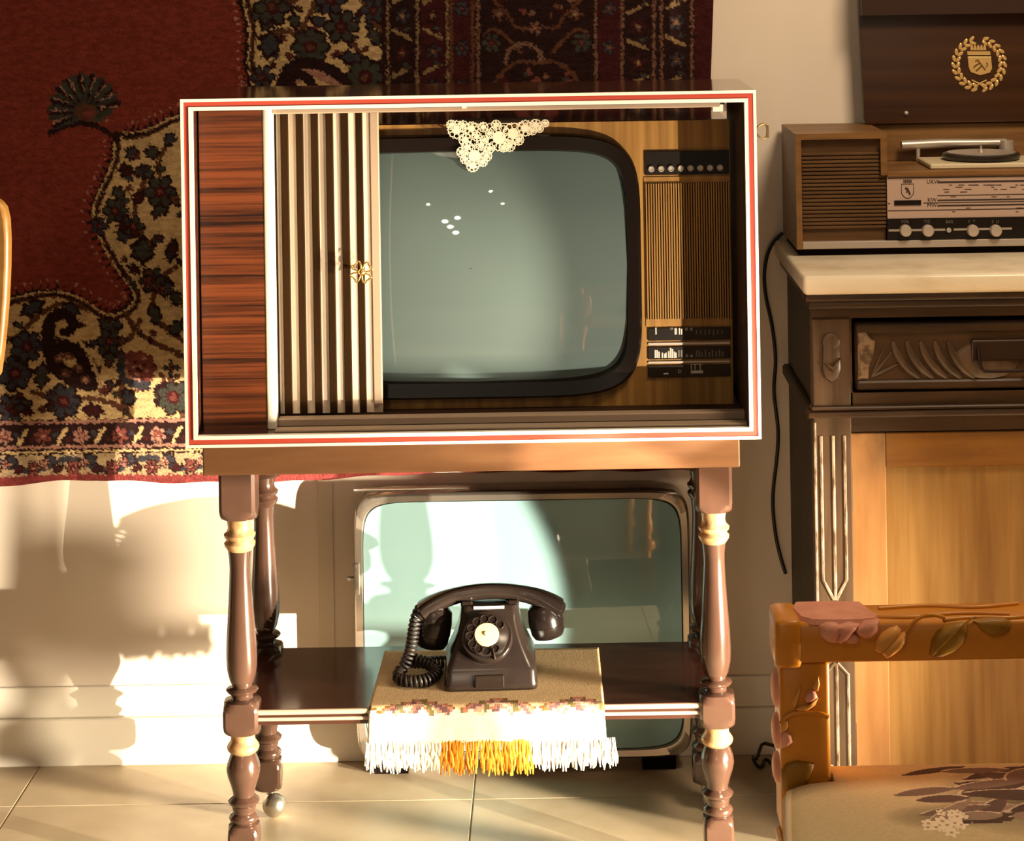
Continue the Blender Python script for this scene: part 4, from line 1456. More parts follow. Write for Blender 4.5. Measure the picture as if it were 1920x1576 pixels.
# waist moulding
wm_ = MB()
wm_.box(SX0 - 0.010, SX1 + 0.010, SYF - 0.020, SYF + 0.02, sz(779), sz(768), bev=0.003, seg=2)
wm_.box(SX0 - 0.004, SX1 + 0.004, SYF - 0.012, SYF + 0.02, sz(768), sz(760), bev=0.002)
obj('waist_moulding', wm_, M['darkoak'], sb)
obj('door_rail', MB().box(PW, SX1 - (PW - SX0), SYF + 0.002, SYF + 0.024, sz(810), sz(779)), M['darkoak'], sb)
obj('plinth', MB().box(PW, SX1 - (PW - SX0), SYF + 0.004, SYF + 0.024, 0.0, 0.048), M['darkoak'], sb)
# doors: stiles, rails, panel
DX0 = PX(1597, 1000, SYF)
dmid = (SX0 + SX1) / 2
DZ0, DZ1 = 0.052, sz(813)
for sgn in (0, 1):
    xa, xb = (DX0, dmid - 0.001) if sgn == 0 else (dmid + 0.001, 2 * dmid - DX0)
    st = 0.058
    dr = obj('door', MB().box(xa + st - 0.004, xb - st + 0.004, SYF + 0.010, SYF + 0.022, DZ0 + 0.05, DZ1 - 0.050), M['doorwood'], sb, label='pale bare wood panelled door')
    obj('stile', MB().box(xa, xa + st, SYF + 0.003, SYF + 0.024, DZ0, DZ1, bev=0.0015), M['stilewood'], dr)
    obj('stile', MB().box(xb - st, xb, SYF + 0.003, SYF + 0.024, DZ0, DZ1, bev=0.0015), M['stilewood'], dr)
    obj('rail', MB().box(xa + st, xb - st, SYF + 0.003, SYF + 0.024, DZ1 - 0.057, DZ1, bev=0.0015), M['railwood'], dr)
    obj('rail', MB().box(xa + st, xb - st, SYF + 0.003, SYF + 0.024, DZ0, DZ0 + 0.055, bev=0.0015), M['railwood'], dr)
    hx_ = xa if sgn == 0 else xb
    for zh in (sz(920), sz(1395)):
        hg = MB()
        hg.tube([(hx_, SYF + 0.0015, zh - 0.034), (hx_, SYF + 0.0015, zh + 0.034)], 0.0030, 8)
        obj('hinge', hg, M['iron'], dr)

# ------------------------------------------------------------------ radio gramophone on the marble
RYF, RYB = 0.357, 0.575
rz0 = mz1 + 0.0004
rad = thing('radio_gramophone', 'walnut radio gramophone with raised lid standing on the marble top', 'radio', (0.8, 0.46, rz0))
RXL = PX(1493, 400, RYF)
RXC = PX(1664, 380, RYF)
RXR = RXL + 0.80


def rzz(y, x=1600):
    return PZ(x, y, RYF)


ft = MB().box(RXL + 0.006, RXR - 0.006, RYF + 0.008, RYB - 0.01, rz0, rz0 + 0.012)
obj('base', ft, M['matt'], rad)  # matt black block put in for the recess shadow under the radio
zb0 = rz0 + 0.012
obj('silver_plinth', MB().box(RXL + 0.010, RXR - 0.01, RYF - 0.002, RYF + 0.02, zb0, rzz(452), bev=0.001), M['silver'], rad)
zL1 = rzz(250, 1560)
zC1 = rzz(321, 1700)
th = 0.010
# left loudspeaker housing: open front box
lb_ = MB()
lb_.box(RXL, RXL + th, RYF - 0.004, RYB, zb0, zL1 - th)
lb_.box(RXL, RXC, RYF - 0.004, RYB, zL1 - th, zL1)
lb_.box(RXC - th * 1.1, RXC, RYF - 0.004, RYB, zC1 - 0.006, zL1 - th)
lb_.box(RXL + th, RXC - th * 1.1, RYF + 0.022, RYB - 0.001, zb0, zL1 - th - 0.0005)
hL = obj('speaker_housing', lb_, M['radiowood'], rad)
gz0, gz1_ = rzz(452), zL1 - th
ns = 20
pitch = (rzz(285) - rzz(430)) / ns
obj('speaker_board', MB().box(RXL + th, RXC - th * .2, RYF + 0.010, RYF + 0.022, gz0, gz1_), M['louver'], hL)
for k in range(ns):
    z = rzz(430) + pitch * (k + 0.5)
    obj('speaker_slat', MB().box(RXL + th + 0.001, RXC - (th * 1.15 if z > zC1 else 0.001), RYF + 0.004, RYF + 0.010, z - pitch * .36, z + pitch * .36, bev=0.001), M['louver'], hL)
obj('back_ledge', MB().box(RXC, RXL + 0.65, RYB - 0.032, RYB, zC1, zL1 - 0.001, bev=0.001), M['radiowood'], rad)
# right loudspeaker housing beyond the frame
rb = MB()
rb.box(RXR - 0.15, RXR, RYF - 0.004, RYB, zb0, zL1, bev=0.001)
obj('speaker_housing', rb, M['radiowood'], rad)
# centre: deck, front panel
obj('deck', MB().box(RXC, RXR - 0.15, RYF - 0.004, RYB - 0.006, zC1 - 0.009, zC1, bev=0.001).box(RXC, RXR - 0.15, RYF + 0.02, RYB - 0.006, zb0, zC1 - 0.009), M['radiowood'], rad)
z450, z410 = rzz(451), rzz(411)
dp = obj('dial_plate', MB().box(RXC, RXR - 0.15, RYF + 0.001, RYF + 0.02, z410, zC1 - 0.009), M['dial'], rad, label='pink silver tuning scale')
kp = obj('knob_panel', MB().box(RXC - 0.001, RXR - 0.15, RYF - 0.001, RYF + 0.02, z450, z410), M['black'], rad, label='black control strip')


def rline3(par, x0, x1, y, w_, m):
    a_, b_ = at(x0, y, RYF), at(x1, y, RYF)
    zc = (a_.z + b_.z) / 2
    return MB().box(a_.x, b_.x, RYF + 0.0004, RYF + 0.002, zc - w_, zc + w_)


pm = MB()
for (x0, x1, y, w_) in ((1665, 2080, 332, .0007), (1758, 2080, 341, .0016), (1758, 2080, 366, .0007), (1758, 2080, 375, .0013), (1732, 2080, 379.5, .0007), (1758, 2080, 385, .0013), (1665, 2080, 393, .0007), (1665, 1669, 379.5, .0007)):
    a_, b_ = at(x0, y, RYF), at(x1, y, RYF)
    zc = rzz(y, 1800)
    pm.box(a_.x, b_.x, RYF + 0.0004, RYF + 0.002, zc - w_, zc + w_)
for k in range(60):
    x = 1762 + random.uniform(0, 300)
    y = random.choice((328, 347, 347, 351, 355, 360, 397, 369, 390))
    a_ = at(x, y, RYF)
    pm.box(a_.x, a_.x + random.uniform(0.004, 0.012), RYF + 0.0004, RYF + 0.002, a_.z - 0.0006, a_.z + 0.0006)
obj('scale_print', pm, M['inkprint'], dp, smooth=0, kind='stuff')
a_, b_ = at(1677, 385, RYF), at(1727, 375, RYF)
obj('indicator_window', MB().box(a_.x, b_.x, RYF - 0.0006, RYF + 0.002, a_.z, b_.z), M['black'], dp)
for body_, x, y in (('UKW', 1750, 341), ('KW', 1748, 375), ('MW', 1748, 385)):
    p = at(x, y, RYF)
    text('scale_lettering', body_, 0.0095, (p.x, RYF + 0.0006, p.z), M['inkprint'], dp)
# crest printed on the scale
cr = MB()
c = at(1702, 358, RYF)
cr.tube([(c.x + p[0], RYF + 0.0006, c.z + p[1]) for p in ((-0.0105, 0.012), (0.0105, 0.012), (0.0105, -0.004), (0.006, -0.0105), (0, -0.013), (-0.006, -0.0105), (-0.0105, -0.004))], 0.0007, 5, closed=True)
for k in range(5):
    cr.box(c.x - 0.007 + k * 0.003, c.x - 0.005 + k * 0.003, RYF + 0.0002, RYF + 0.002, c.z + 0.014, c.z + 0.0195)
cr.tube([(c.x - 0.004, RYF + 0.0006, c.z + 0.006), (c.x + 0.001, RYF + 0.0006, c.z + 0.001), (c.x + 0.004, RYF + 0.0006, c.z - 0.006)], 0.0016, 5)
cr.tube([(c.x + 0.001, RYF + 0.0006, c.z + 0.005), (c.x - 0.002, RYF + 0.0006, c.z - 0.003)], 0.0011, 5)
obj('crest', cr, M['inkprint'], dp)
# knob row
km = MB()
for x0, x1 in ((1666, 1772), (1788, 1897)):
    a_, b_ = at(x0, 430, RYF), at(x1, 430, RYF)
    zc = rzz(430.5, 1750)
    km.box(a_.x, b_.x, RYF - 0.0018, RYF, zc - 0.0018, zc + 0.0018)
obj('silver_bar', km, M['silver'], kp)
for x in (1697, 1739, 1823, 1866, 1990, 2030):
    p = at(x, 431.5, RYF - 0.001)
    kb = MB()
    Mk = Matrix.Translation(p) @ Matrix.Rotation(math.pi / 2, 4, 'X')
    kb.lathe([(0.0098, -0.002), (0.0104, 0.003), (0.0100, 0.011), (0.0088, 0.0130), (0.0, 0.0136)], 0, 0, 24, M=Mk)
    obj('knob', kb, M['knob'], kp, smooth=40)
p = at(1779, 431, RYF - 0.001)
kb = MB()
kb.lathe([(0.0042, -0.002), (0.0042, 0.003), (0.0, 0.004)], 0, 0, 14, M=Matrix.Translation(p) @ Matrix.Rotation(math.pi / 2, 4, 'X'))
obj('small_button', kb, M['silver'], kp)
for body_, x in (('VOL', 1697), ('TIZ', 1738), ('BAS', 1780), ('F  T', 1822), ('S  U', 1866)):
    p = at(x, 415.5, RYF)
    text('knob_lettering', body_, 0.0075, (p.x, RYF - 0.0012, p.z), M['dimprint'], kp)
# lid standing open, with gilt emblem
LYF = 0.530
lz0, lz1 = zL1 + 0.0015, PZ(1700, -70, LYF)
lx0, lx1 = PX(1622, 225, LYF), PX(1622, 225, LYF) + 0.60
lid_poly = [(lx0 + 0.004, lz0), (lx1, lz0), (lx1 + 0.01, lz1), (PX(1611, 30, LYF), lz1), (PX(1611, 30, LYF), PZ(1611, 30, LYF)), (PX(1621, 222, LYF), PZ(1621, 222, LYF))]
lid = obj('lid', MB().prism(lid_poly, LYF, LYF + 0.018, bev=0.001), M['lidwood'], rad, label='dark raised lid with gilt crest')
lo_ = MB().box(PX(1612, 15, LYF), lx1 + 0.01, LYF - 0.030, LYF + 0.001, PZ(1700, 27, LYF), lz1)
obj('lid_lip', lo_, M['inner'], lid)
sn = MB()
p = at(1699, 212, LYF)
sn.lathe([(0.0042, -0.001), (0.0042, 0.003), (0.0022, 0.005), (0.0, 0.0055)], 0, 0, 14, M=Matrix.Translation(p) @ Matrix.Rotation(math.pi / 2, 4, 'X'))
obj('stud', sn, M['silver'], lid, smooth=50)
ec = at(1836, 120, LYF)
sc_ = (LYF - CY) / F
wre = MB()
for s in (-1, 1):
    for k in range(11):
        a_ = math.radians(-78 + 152 * k / 10)
        cx_, cz_ = ec.x + s * 44 * sc_ * math.cos(a_), ec.z + 45 * sc_ * math.sin(a_)
        for off in (-1, 1):
            th_ = a_ * s + (0 if s > 0 else math.pi) + math.pi / 2 * s + off * 0.5
            px_, pz_ = cx_ + off * 4.2 * sc_ * math.cos(a_) * s, cz_ + off * 4.2 * sc_ * math.sin(a_)
            ou = []
            for i in range(10):
                t = 2 * math.pi * i / 10
                lx_, lw = 6.4 * sc_ * math.cos(t), 3.4 * sc_ * math.sin(t)
                ou.append((px_ + lx_ * math.cos(th_) - lw * math.sin(th_), pz_ + lx_ * math.sin(th_) + lw * math.cos(th_)))
            wre.relief(ou, LYF, 0.0016, sink=0.0005, levels=((1, .3), (0.6, 1)))
wre.tube([at(1824, 168, LYF - 0.001), at(1836, 157, LYF - 0.001), at(1850, 150, LYF - 0.001)], 0.0014, 6)
wre.tube([at(1850, 168, LYF - 0.001), at(1837, 157, LYF - 0.001), at(1822, 150, LYF - 0.001)], 0.0014, 6)
obj('emblem_wreath', wre, M['gold'], lid, smooth=0)
shd = MB()


def e2(x, y):
    v_ = at(x, y, LYF)
    return (v_.x, v_.z)


shd.prism([e2(*q) for q in ((1814, 106), (1858, 106), (1860, 128), (1856, 136), (1838, 141), (1820, 135), (1816, 126))], LYF - 0.0022, LYF + 0.001, bev=0.0006)
shd.prism([e2(*q) for q in ((1813, 96), (1856, 96), (1857, 103), (1814, 103))], LYF - 0.0020, LYF + 0.001)
for k in range(5):
    shd.prism([e2(*q) for q in ((1819 + 6 * k, 94), (1825 + 6 * k, 94), (1824 + 6 * k, 86), (1822 + 6 * k, 83.5), (1820 + 6 * k, 86))], LYF - 0.0018, LYF + 0.001)
obj('emblem_shield', shd, M['gold'], lid, smooth=0)
lio = MB()
for pts_ in (((1833, 112), (1837, 117), (1842, 124), (1848, 131)), ((1838, 118), (1829, 123), (1826, 127)), ((1841, 123), (1834, 130), (1830, 133)), ((1846, 128), (1852, 122), (1850, 117)), ((1834, 112), (1829, 115))):
    lio.tube([at(x, y, LYF - 0.0024) for x, y in pts_], 0.0013, 5)
obj('emblem_figure', lio, M['oldbrass'], lid)
# turntable
tcx = PX(1838, 290, 0.46)
tb = MB()
zt0 = zC1 + 0.0002
tb.box(PX(1745, 303, RYF + 0.02), tcx + 0.12, RYF + 0.022, RYB - 0.06, zt0, zt0 + 0.009, bev=0.002)
plate = obj('turntable_plate', tb, M['cream2'], rad, label='cream turntable plate')
tp = MB()
tyc = (RYF + 0.022 + RYB - 0.06) / 2 + 0.005
tp.lathe([(0.0, 0.0), (0.066, 0.0), (0.068, 0.003), (0.068, 0.008), (0.066, 0.010), (0.0, 0.010)], tcx, tyc, 48, cz=zt0 + 0.011)
plt = obj('platter', tp, M['vinyl'], plate, smooth=40)
tp = MB()
tp.lathe([(0.0, 0.0), (0.060, 0.0), (0.060, 0.0014), (0.0, 0.0018)], tcx, tyc, 48, cz=zt0 + 0.0212)
tp.lathe([(0.006, 0.0), (0.005, 0.004), (0.002, 0.005), (0.002, 0.010), (0.0, 0.011)], tcx, tyc, 16, cz=zt0 + 0.0228)
obj('record_mat', tp, M['silver'], plate, smooth=40)
ar = MB()
za = zt0 + 0.030
ar.tube([(tcx - 0.130, RYB - 0.055, za), (tcx - 0.06, RYB - 0.050, za + 0.002), (tcx + 0.02, RYB - 0.050, za + 0.002)], [0.009, 0.0085, 0.007], 12)
ar.tube([(tcx + 0.06, RYB - 0.050, zt0), (tcx + 0.06, RYB - 0.050, za + 0.006)], 0.014, 14)
ar.tube([(tcx + 0.02, RYB - 0.05, za + 0.002), (tcx + 0.06, RYB - 0.05, za + 0.002)], 0.007, 10)
ar.tube([(tcx - 0.1, RYB - 0.055, zt0), (tcx - 0.1, RYB - 0.055, za)], 0.004, 10)
obj('tone_arm', ar, M['silver'], plate, smooth=50)

# ------------------------------------------------------------------ cables on the right
cb = MB()
cpts = [(1468, 436), (1450, 452), (1437, 480), (1432, 520), (1436, 560), (1446, 600), (1452, 640), (1455, 680), (1450, 730), (1455, 770), (1460, 810), (1457, 860), (1449, 920), (1449, 960), (1455, 1010), (1465, 1050), (1473, 1075)]
cb.tube([at(x, y, WALL - 0.008) for x, y in smooth(cpts, 2)], 0.0034, 8)
tag(obj('power_cable', cb, M['cable']), 'black cable running down the wall beside the sideboard', 'cable')
cb = MB()
cpts = [(1475, 1432), (1452, 1440), (1432, 1448), (1414, 1432), (1418, 1412), (1440, 1398), (1478, 1380)]
cb.tube([Vector((PX(x, y, 0.5), 0.52 + 0.02 * math.sin(i), max(0.006, PZ(x, y, 0.52)))) for i, (x, y) in enumerate([tuple(p) for p in smooth(cpts, 2)])], 0.0032, 8)
tag(obj('looped_cable', cb, M['cable']), 'short loop of black cable by the sideboard foot', 'cable')

# ------------------------------------------------------------------ carved painted chair, lower right
CYF = -0.860
chair = thing('carved_chair', 'honey coloured chair with carved pink roses and a floral cream seat', 'chair', (0.645, -1.0, 0))


def c2(x, y, Y=CYF):
    v_ = at(x, y, Y)
    return (v_.x, v_.z)


RT, RB = PZ(1700, 1166, CYF), PZ(1700, 1241, CYF)
cxl = PX(1462, 1250, CYF)
cxr = cxl + 0.890
rail = obj('back_rail', MB().box(cxl + 0.022, cxr - 0.022, CYF, CYF + 0.070, RB, RT, bev=0.004, seg=2), M['chair'], chair, smooth=50)
SZT = 0.4995
for sx, xa in ((0, cxl), (1, cxr - 0.058)):
    ps = MB()
    ps.box(xa, xa + 0.058, CYF + 0.004, CYF + 0.068, 0.445, RB + 0.001, bev=0.005, seg=2)
    po = obj('back_post', ps, M['chair'], chair, smooth=50)
    hm_ = MB()
    if sx == 0:
        hm_.box(xa - 0.005, xa + 0.026, CYF - 0.002, CYF + 0.072, RB - 0.006, RT + 0.004, bev=0.006, seg=2)
    else:
        hm_.box(xa + 0.032, xa + 0.063, CYF - 0.002, CYF + 0.072, RB - 0.006, RT + 0.004, bev=0.006, seg=2)
    obj('corner_block', hm_, M['chair'], po, smooth=50)
    # carvings on the post
    if sx == 0:
        def carve(name, pts_, h, m, y=CYF + 0.004):
            mb2 = MB()
            mb2.relief([c2(*q) for q in pts_], y, h)
            return obj(name, mb2, m, po, smooth=60)
        carve('carved_leaf', [(1465, 1445), (1475, 1432), (1495, 1427), (1515, 1430), (1528, 1433), (1524, 1450), (1516, 1466), (1508, 1478), (1480, 1482), (1467, 1482)], 0.006, M['leaf'])
        carve('carved_rosebud', [(1463, 1375), (1474, 1371), (1484, 1378), (1488, 1392), (1478, 1400), (1465, 1405)], 0.006, M['rose'])
        carve('carved_rosebud', [(1463, 1362), (1470, 1350), (1478, 1350), (1480, 1360), (1474, 1372), (1464, 1376)], 0.005, M['bud'])
        carve('carved_rosebud', [(1508, 1312), (1512, 1300), (1520, 1294), (1530, 1298), (1534, 1308), (1524, 1316), (1512, 1318)], 0.007, M['rose'])
        carve('carved_leaf', [(1484, 1318), (1494, 1298), (1503, 1282), (1500, 1302), (1494, 1322), (1490, 1330)], 0.005, M['bud'])
        carve('carved_leaf', [(1522, 1290), (1530, 1276), (1535, 1268), (1538, 1284), (1534, 1298), (1528, 1296)], 0.005, M['bud'])
        carve('carved_leaf', [(1488, 1330), (1500, 1324), (1520, 1320), (1537, 1306), (1530, 1322), (1516, 1332), (1498, 1334)], 0.006, M['bud'])
        sm_ = MB()
        sm_.tube([at(x, y, CYF + 0.003) for x, y in smooth([(1464, 1356), (1474, 1342), (1490, 1336), (1515, 1334), (1540, 1338), (1553, 1344)], 2)], 0.0028, 8)
        obj('carved_stem', sm_, M['chair'], po, smooth=60)
        # rose-coloured carvings on the outer left face
        for (z_, L_) in ((0.605, 0.045), (0.555, 0.042), (0.512, 0.036)):
            sd = MB()
            rings = []
            for s_, k_ in ((1, -0.15), (0.9, 0.6), (0.5, 1.0)):
                rings.append([Vector((xa - 0.0065 * k_, CYF + 0.036 + 0.024 * s_ * math.cos(t * math.pi / 8), z_ + L_ * 0.5 * s_ * math.sin(t * math.pi / 8))) for t in range(16)])
            sd.loft(rings)
            obj('carved_petal', sd, M['rose'], po, smooth=60)
# roses, buds and leaves on the rail
def rcarve(name, pts_, h, m, y=CYF):
    mb2 = MB()
    mb2.relief([c2(*q) for q in pts_], y, h)
    return obj(name, mb2, m, rail, smooth=60)


tpm = MB()
za_ = RT - 0.001
rose_top = [(1500, 0.012), (1520, -0.001), (1560, -0.004), (1610, -0.004), (1645, 0.0), (1652, 0.012), (1640, 0.041), (1630, 0.067), (1560, 0.071), (1500, 0.070), (1490, 0.045)]
rings = []
for s_, h_ in ((1, 0.0), (0.93, 0.006), (0.6, 0.008), (0.2, 0.0075)):
    cx_ = sum(PX(q[0], 1166, CYF) for q in rose_top) / len(rose_top)
    cy_ = sum(q[1] for q in rose_top) / len(rose_top)
    rings.append([Vector((cx_ + (PX(q[0], 1166, CYF) - cx_) * s_, CYF + cy_ + (q[1] - cy_) * s_, za_ + h_)) for q in rose_top])
tpm.loft(rings)
obj('carved_rose', tpm, M['rose'], rail, smooth=40)
rcarve('carved_rose', [(1534, 1172), (1548, 1164), (1566, 1164), (1580, 1172), (1576, 1190), (1568, 1204), (1552, 1202), (1538, 1192)], 0.011, M['rose'])
rcarve('carved_rose', [(1566, 1170), (1590, 1163), (1612, 1166), (1600, 1180), (1588, 1196), (1574, 1204), (1566, 1200), (1574, 1186)], 0.014, M['rose'])
rcarve('carved_rose', [(1600, 1178), (1620, 1162), (1648, 1160), (1650, 1176), (1638, 1192), (1620, 1194), (1606, 1188)], 0.012, M['rose'])
rcarve('carved_rose', [(1578, 1196), (1592, 1182), (1602, 1184), (1612, 1194), (1606, 1204), (1590, 1204)], 0.010, M['rose'])
rcarve('carved_rosebud', [(1640, 1204), (1652, 1186), (1668, 1176), (1682, 1172), (1690, 1180), (1684, 1196), (1672, 1210), (1654, 1222), (1644, 1222), (1638, 1218)], 0.010, M['bud'])
rcarve('carved_rosebud', [(1650, 1222), (1664, 1206), (1680, 1190), (1698, 1182), (1700, 1196), (1690, 1212), (1672, 1226), (1660, 1232)], 0.012, M['bud'])
rcarve('carved_leaf', [(1742, 1226), (1746, 1200), (1756, 1182), (1774, 1170), (1800, 1166), (1815, 1166), (1814, 1184), (1806, 1204), (1790, 1220), (1766, 1230), (1748, 1232)], 0.009, M['leaf'])
rcarve('carved_leaf', [(1824, 1162), (1850, 1158), (1880, 1158), (1896, 1164), (1894, 1180), (1880, 1190), (1858, 1192), (1840, 1182)], 0.008, M['leaf'])
rcarve('carved_leaf', [(1930, 1215), (1940, 1185), (1970, 1168), (2000, 1172), (1990, 1205), (1960, 1228)], 0.008, M['leaf'])
for pts_ in ([(1700, 1184), (1712, 1166), (1732, 1153), (1752, 1152), (1772, 1158)], [(1748, 1228), (1780, 1196), (1812, 1166), (1830, 1156)]):
    sm_ = MB()
    k_ = -0.003 if pts_[0][0] < 1720 else -0.0088
    sm_.tube([at(x, y, CYF + k_) for x, y in smooth(pts_, 2)], 0.0022 if k_ > -0.005 else 0.0010, 8)
    obj('carved_stem', sm_, M['leaf'] if k_ < -0.005 else M['chair'], rail, smooth=60)
# carved ribbon on the top of the rail
for pts_ in ([(1640, 0.02), (1720, 0.012), (1800, 0.03), (1900, 0.02)], [(1660, 0.05), (1760, 0.06), (1840, 0.045), (1930, 0.06)], [(1770, 0.004), (1840, 0.012), (1900, 0.004), (1960, 0.02)]):
    sm_ = MB()
    sm_.tube([Vector((PX(x, 1166, CYF), CYF + y, RT + 0.0005)) for x, y in smooth(pts_, 2)], 0.0032, 8)
    obj('carved_stem', sm_, M['chair'], rail, smooth=60)
# seat with floral cloth
bms = bmesh.new()
scl = bms.loops.layers.float_color.new('Col')
sx0b, sx0f = cxl + 0.006, cxl - 0.030
sy_b, sy_f = CYF + 0.074, -1.28
nxs, nys = 280, 210
leaves = []
for k in range(40):
    leaves.append((random.gauss(0.505, 0.036), random.gauss(-0.930, 0.042), random.uniform(0.028, 0.052), random.uniform(0.009, 0.016), random.gauss(0.25, 0.45),
                   random.choice(((0.32, 0.21, 0.15), (0.14, 0.085, 0.068), (0.20, 0.125, 0.095), (0.10, 0.06, 0.045)))))
blooms = [(0.401 + random.gauss(0, 0.015), -0.994 + random.gauss(0, 0.011), random.uniform(0.006, 0.009)) for k in range(14)]
blooms += [(0.432 + random.gauss(0, 0.008), -0.968 + random.gauss(0, 0.006), random.uniform(0.005, 0.007)) for k in range(5)]


def seat_col(x, y):
    c = np.array((0.62, 0.47, 0.265))
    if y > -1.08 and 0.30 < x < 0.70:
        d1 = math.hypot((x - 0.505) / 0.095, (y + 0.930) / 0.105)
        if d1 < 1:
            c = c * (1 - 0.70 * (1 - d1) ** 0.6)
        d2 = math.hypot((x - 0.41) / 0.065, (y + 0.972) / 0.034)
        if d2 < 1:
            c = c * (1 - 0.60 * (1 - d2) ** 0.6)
        for (mx, my, ml, mw, ma, mc) in leaves:
            dx, dy = x - mx, y - my
            if abs(dx) < 0.06 and abs(dy) < 0.06:
                u_ = (dx * math.cos(ma) + dy * math.sin(ma)) / ml
                v_ = (-dx * math.sin(ma) + dy * math.cos(ma)) / mw
                q = abs(u_) ** 1.7 + v_ * v_
                if q < 1:
                    c = np.array((0.60, 0.45, 0.31)) if q > 0.72 and v_ > 0.1 else np.array(mc)
        for (mx, my, br_) in blooms:
            dx, dy = x - mx, (y - my) * 0.6
            rr = math.hypot(dx, dy)
            aa = math.atan2(dy, dx)
            if rr < br_ * (0.85 + 0.2 * math.cos(5 * aa)):
                c = np.array((0.86, 0.70, 0.50)) if rr > br_ * 0.25 else np.array((0.45, 0.30, 0.15))
    return c


def warp(t):
    return t * 0.40 / 0.72 if t < 0.72 else 0.40 + (t - 0.72) * 0.60 / 0.28


def seat_pt(i, k):
    t, s = warp(i / nxs), warp(k / nys)
    y = sy_b + (sy_f - sy_b) * s
    xl = sx0b + (sx0f - sx0b) * s
    xr = (cxr - 0.006) + 0.036 * s
    x = xl + (xr - xl) * t
    ed = min(t, 1 - t) * (xr - xl)
    eb = min(s, 1 - s) * abs(sy_f - sy_b)
    e = min(ed, eb)
    z = SZT + 0.012 * (1 - math.exp(-e / 0.03)) - 0.010 * math.exp(-e / 0.006)
    # notch round the post
    return x, y, z


gs = [[bms.verts.new(seat_pt(i, k)) for i in range(nxs + 1)] for k in range(nys + 1)]
for k in range(nys):
    for i in range(nxs):
        x, y, z = seat_pt(i + .5, k + .5)
        if y > CYF - 0.004 and (x < cxl + 0.061 or x > cxr - 0.061):
            continue
        f = bms.faces.new((gs[k][i], gs[k + 1][i], gs[k + 1][i + 1], gs[k][i + 1]))
        c = seat_col(x, y)
        for lp in f.loops:
            lp[scl] = (*c, 1)
bmesh.ops.delete(bms, geom=[v for v in bms.verts if not v.link_faces], context='VERTS')
edges = [e for e in bms.edges if len(e.link_faces) == 1]
ret = bmesh.ops.extrude_edge_only(bms, edges=edges)
for v in [g for g in ret['geom'] if isinstance(g, bmesh.types.BMVert)]:
    v.co.z = 0.446
for f in bms.faces:
    for lp in f.loops:
        if lp[scl][0] == 0 or f.normal.length == 0:
            pass
bmesh.ops.recalc_face_normals(bms, faces=bms.faces[:])
for f in bms.faces:
    if min(v.co.z for v in f.verts) < 0.45:
        for lp in f.loops:
            lp[scl] = (0.58, 0.44, 0.25, 1)
seat = obj('seat', bms, M['seat'], chair, smooth=60, label='cream seat printed with flowers')
pip = MB()
zp = SZT - 0.002
pip.tube(smooth([(cxl + 0.065, sy_b - 0.004, zp), (cxl + 0.065, CYF - 0.000, zp), (cxl + 0.060, CYF - 0.006, zp + .002), (cxl + 0.014, CYF - 0.006, zp + .002), (cxl + 0.004, CYF - 0.014, zp + .001), (sx0f - 0.0005, sy_f + 0.012, zp),
                 (sx0f + 0.012, sy_f - 0.0005, zp), (cxr + 0.018, sy_f - 0.0005, zp), (cxr + 0.030, sy_f + 0.012, zp), (cxr - 0.004, CYF - 0.014, zp + .001), (cxr - 0.014, CYF - 0.006, zp + .002), (cxr - 0.060, CYF - 0.006, zp + .002)], 2), 0.0040, 8)
obj('piping', pip, M['piping'], seat, smooth=60)
ap = MB()
ap.box(cxl + 0.004, cxr - 0.004, CYF + 0.018, CYF + 0.054, 0.400, 0.447, bev=0.003)
ap.box(sx0f + 0.03, cxr + 0.004, sy_f + 0.015, sy_f + 0.05, 0.400, 0.447, bev=0.003)
ap.box(cxl - 0.005, cxl + 0.03, sy_f + 0.04, CYF + 0.03, 0.400, 0.447, bev=0.003)
ap.box(cxr - 0.03, cxr + 0.005, sy_f + 0.04, CYF + 0.03, 0.400, 0.447, bev=0.003)
obj('seat_frame', ap, M['chair'], chair)
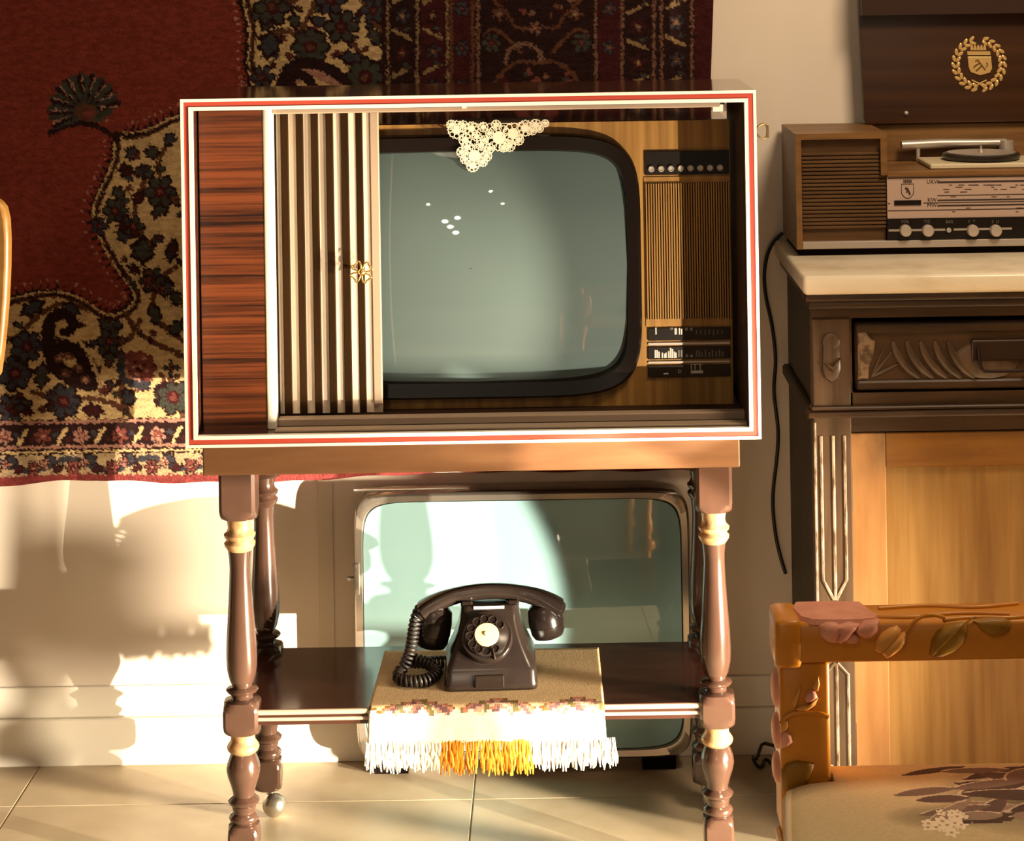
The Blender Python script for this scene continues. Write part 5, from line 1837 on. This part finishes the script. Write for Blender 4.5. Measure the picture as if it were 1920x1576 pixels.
for (x, y) in ((cxl + 0.030, CYF + 0.040), (cxr - 0.030, CYF + 0.040), (cxl + 0.008, sy_f + 0.05), (cxr - 0.008, sy_f + 0.05)):
    lg = MB()
    lg.lathe([(0.012, 0.0), (0.016, 0.004), (0.014, 0.040), (0.013, 0.108), (0.0255, 0.112), (0.0270, 0.118), (0.0270, 0.134), (0.0250, 0.139), (0.0165, 0.146), (0.0130, 0.155), (0.0150, 0.163), (0.0195, 0.174), (0.0205, 0.184), (0.0190, 0.200),
              (0.0162, 0.222), (0.0146, 0.255), (0.0142, 0.300), (0.016, 0.330), (0.021, 0.350), (0.022, 0.375), (0.022, 0.415)], x, y, 24)
    obj('leg', lg, M['chair'], chair, smooth=50)

# ------------------------------------------------------------------ chair whose back just enters on the left
BY = -0.10
bent = thing('bentwood_chair', 'honey coloured wooden chair, only its rounded back edge showing before the red rug', 'chair', (-1.06, -0.3, 0))
bx = [(0, 380), (8, 390), (13, 412), (15, 450), (14.5, 500), (12, 560), (8, 610), (3, 660), (-4, 710)]
rgt = [c2(x, y, BY) for x, y in bx]
cxm = -1.07
ztop_ = PZ(-60, 335, BY)
poly = [(cxm, ztop_)] + [(cxm + 0.10, ztop_ - 0.002), (rgt[0][0] - 0.035, ztop_ - 0.012)] + rgt
full = poly + [(2 * cxm - p[0], p[1]) for p in poly[1:]][::-1]
inn_ = [(cxm + (p[0] - cxm) * 0.72, (p[1] - 1.0) * 0.72 + 1.0) for p in full]
bkm = MB()
ring_prism(bkm, full, inn_, BY, BY + 0.028)
bo = obj('backrest', bkm, M['honey'], bent, smooth=30)
bvm = bo.modifiers.new('round', 'BEVEL')
bvm.width = 0.006
bvm.segments = 2
obj('back_splat', MB().box(cxm - 0.04, cxm + 0.04, BY + 0.006, BY + 0.02, 0.47, 1.10, bev=0.003), M['honey'], bent)
obj('seat', MB().box(cxm - 0.20, cxm + 0.19, BY - 0.42, BY + 0.02, 0.43, 0.46, bev=0.008, seg=2), M['honey'], bent)
for sx in (-1, 1):
    obj('leg', MB().tube([(cxm + sx * 0.165, BY + 0.012, 0.0), (cxm + sx * 0.165, BY + 0.012, 0.45), (cxm + sx * 0.175, BY + 0.014, rgt[-1][1] + 0.01)], [0.014, 0.016, 0.013], 12), M['honey'], bent)
    obj('leg', MB().tube([(cxm + sx * 0.170, BY - 0.39, 0.0), (cxm + sx * 0.165, BY - 0.38, 0.44)], [0.012, 0.017], 12), M['honey'], bent)
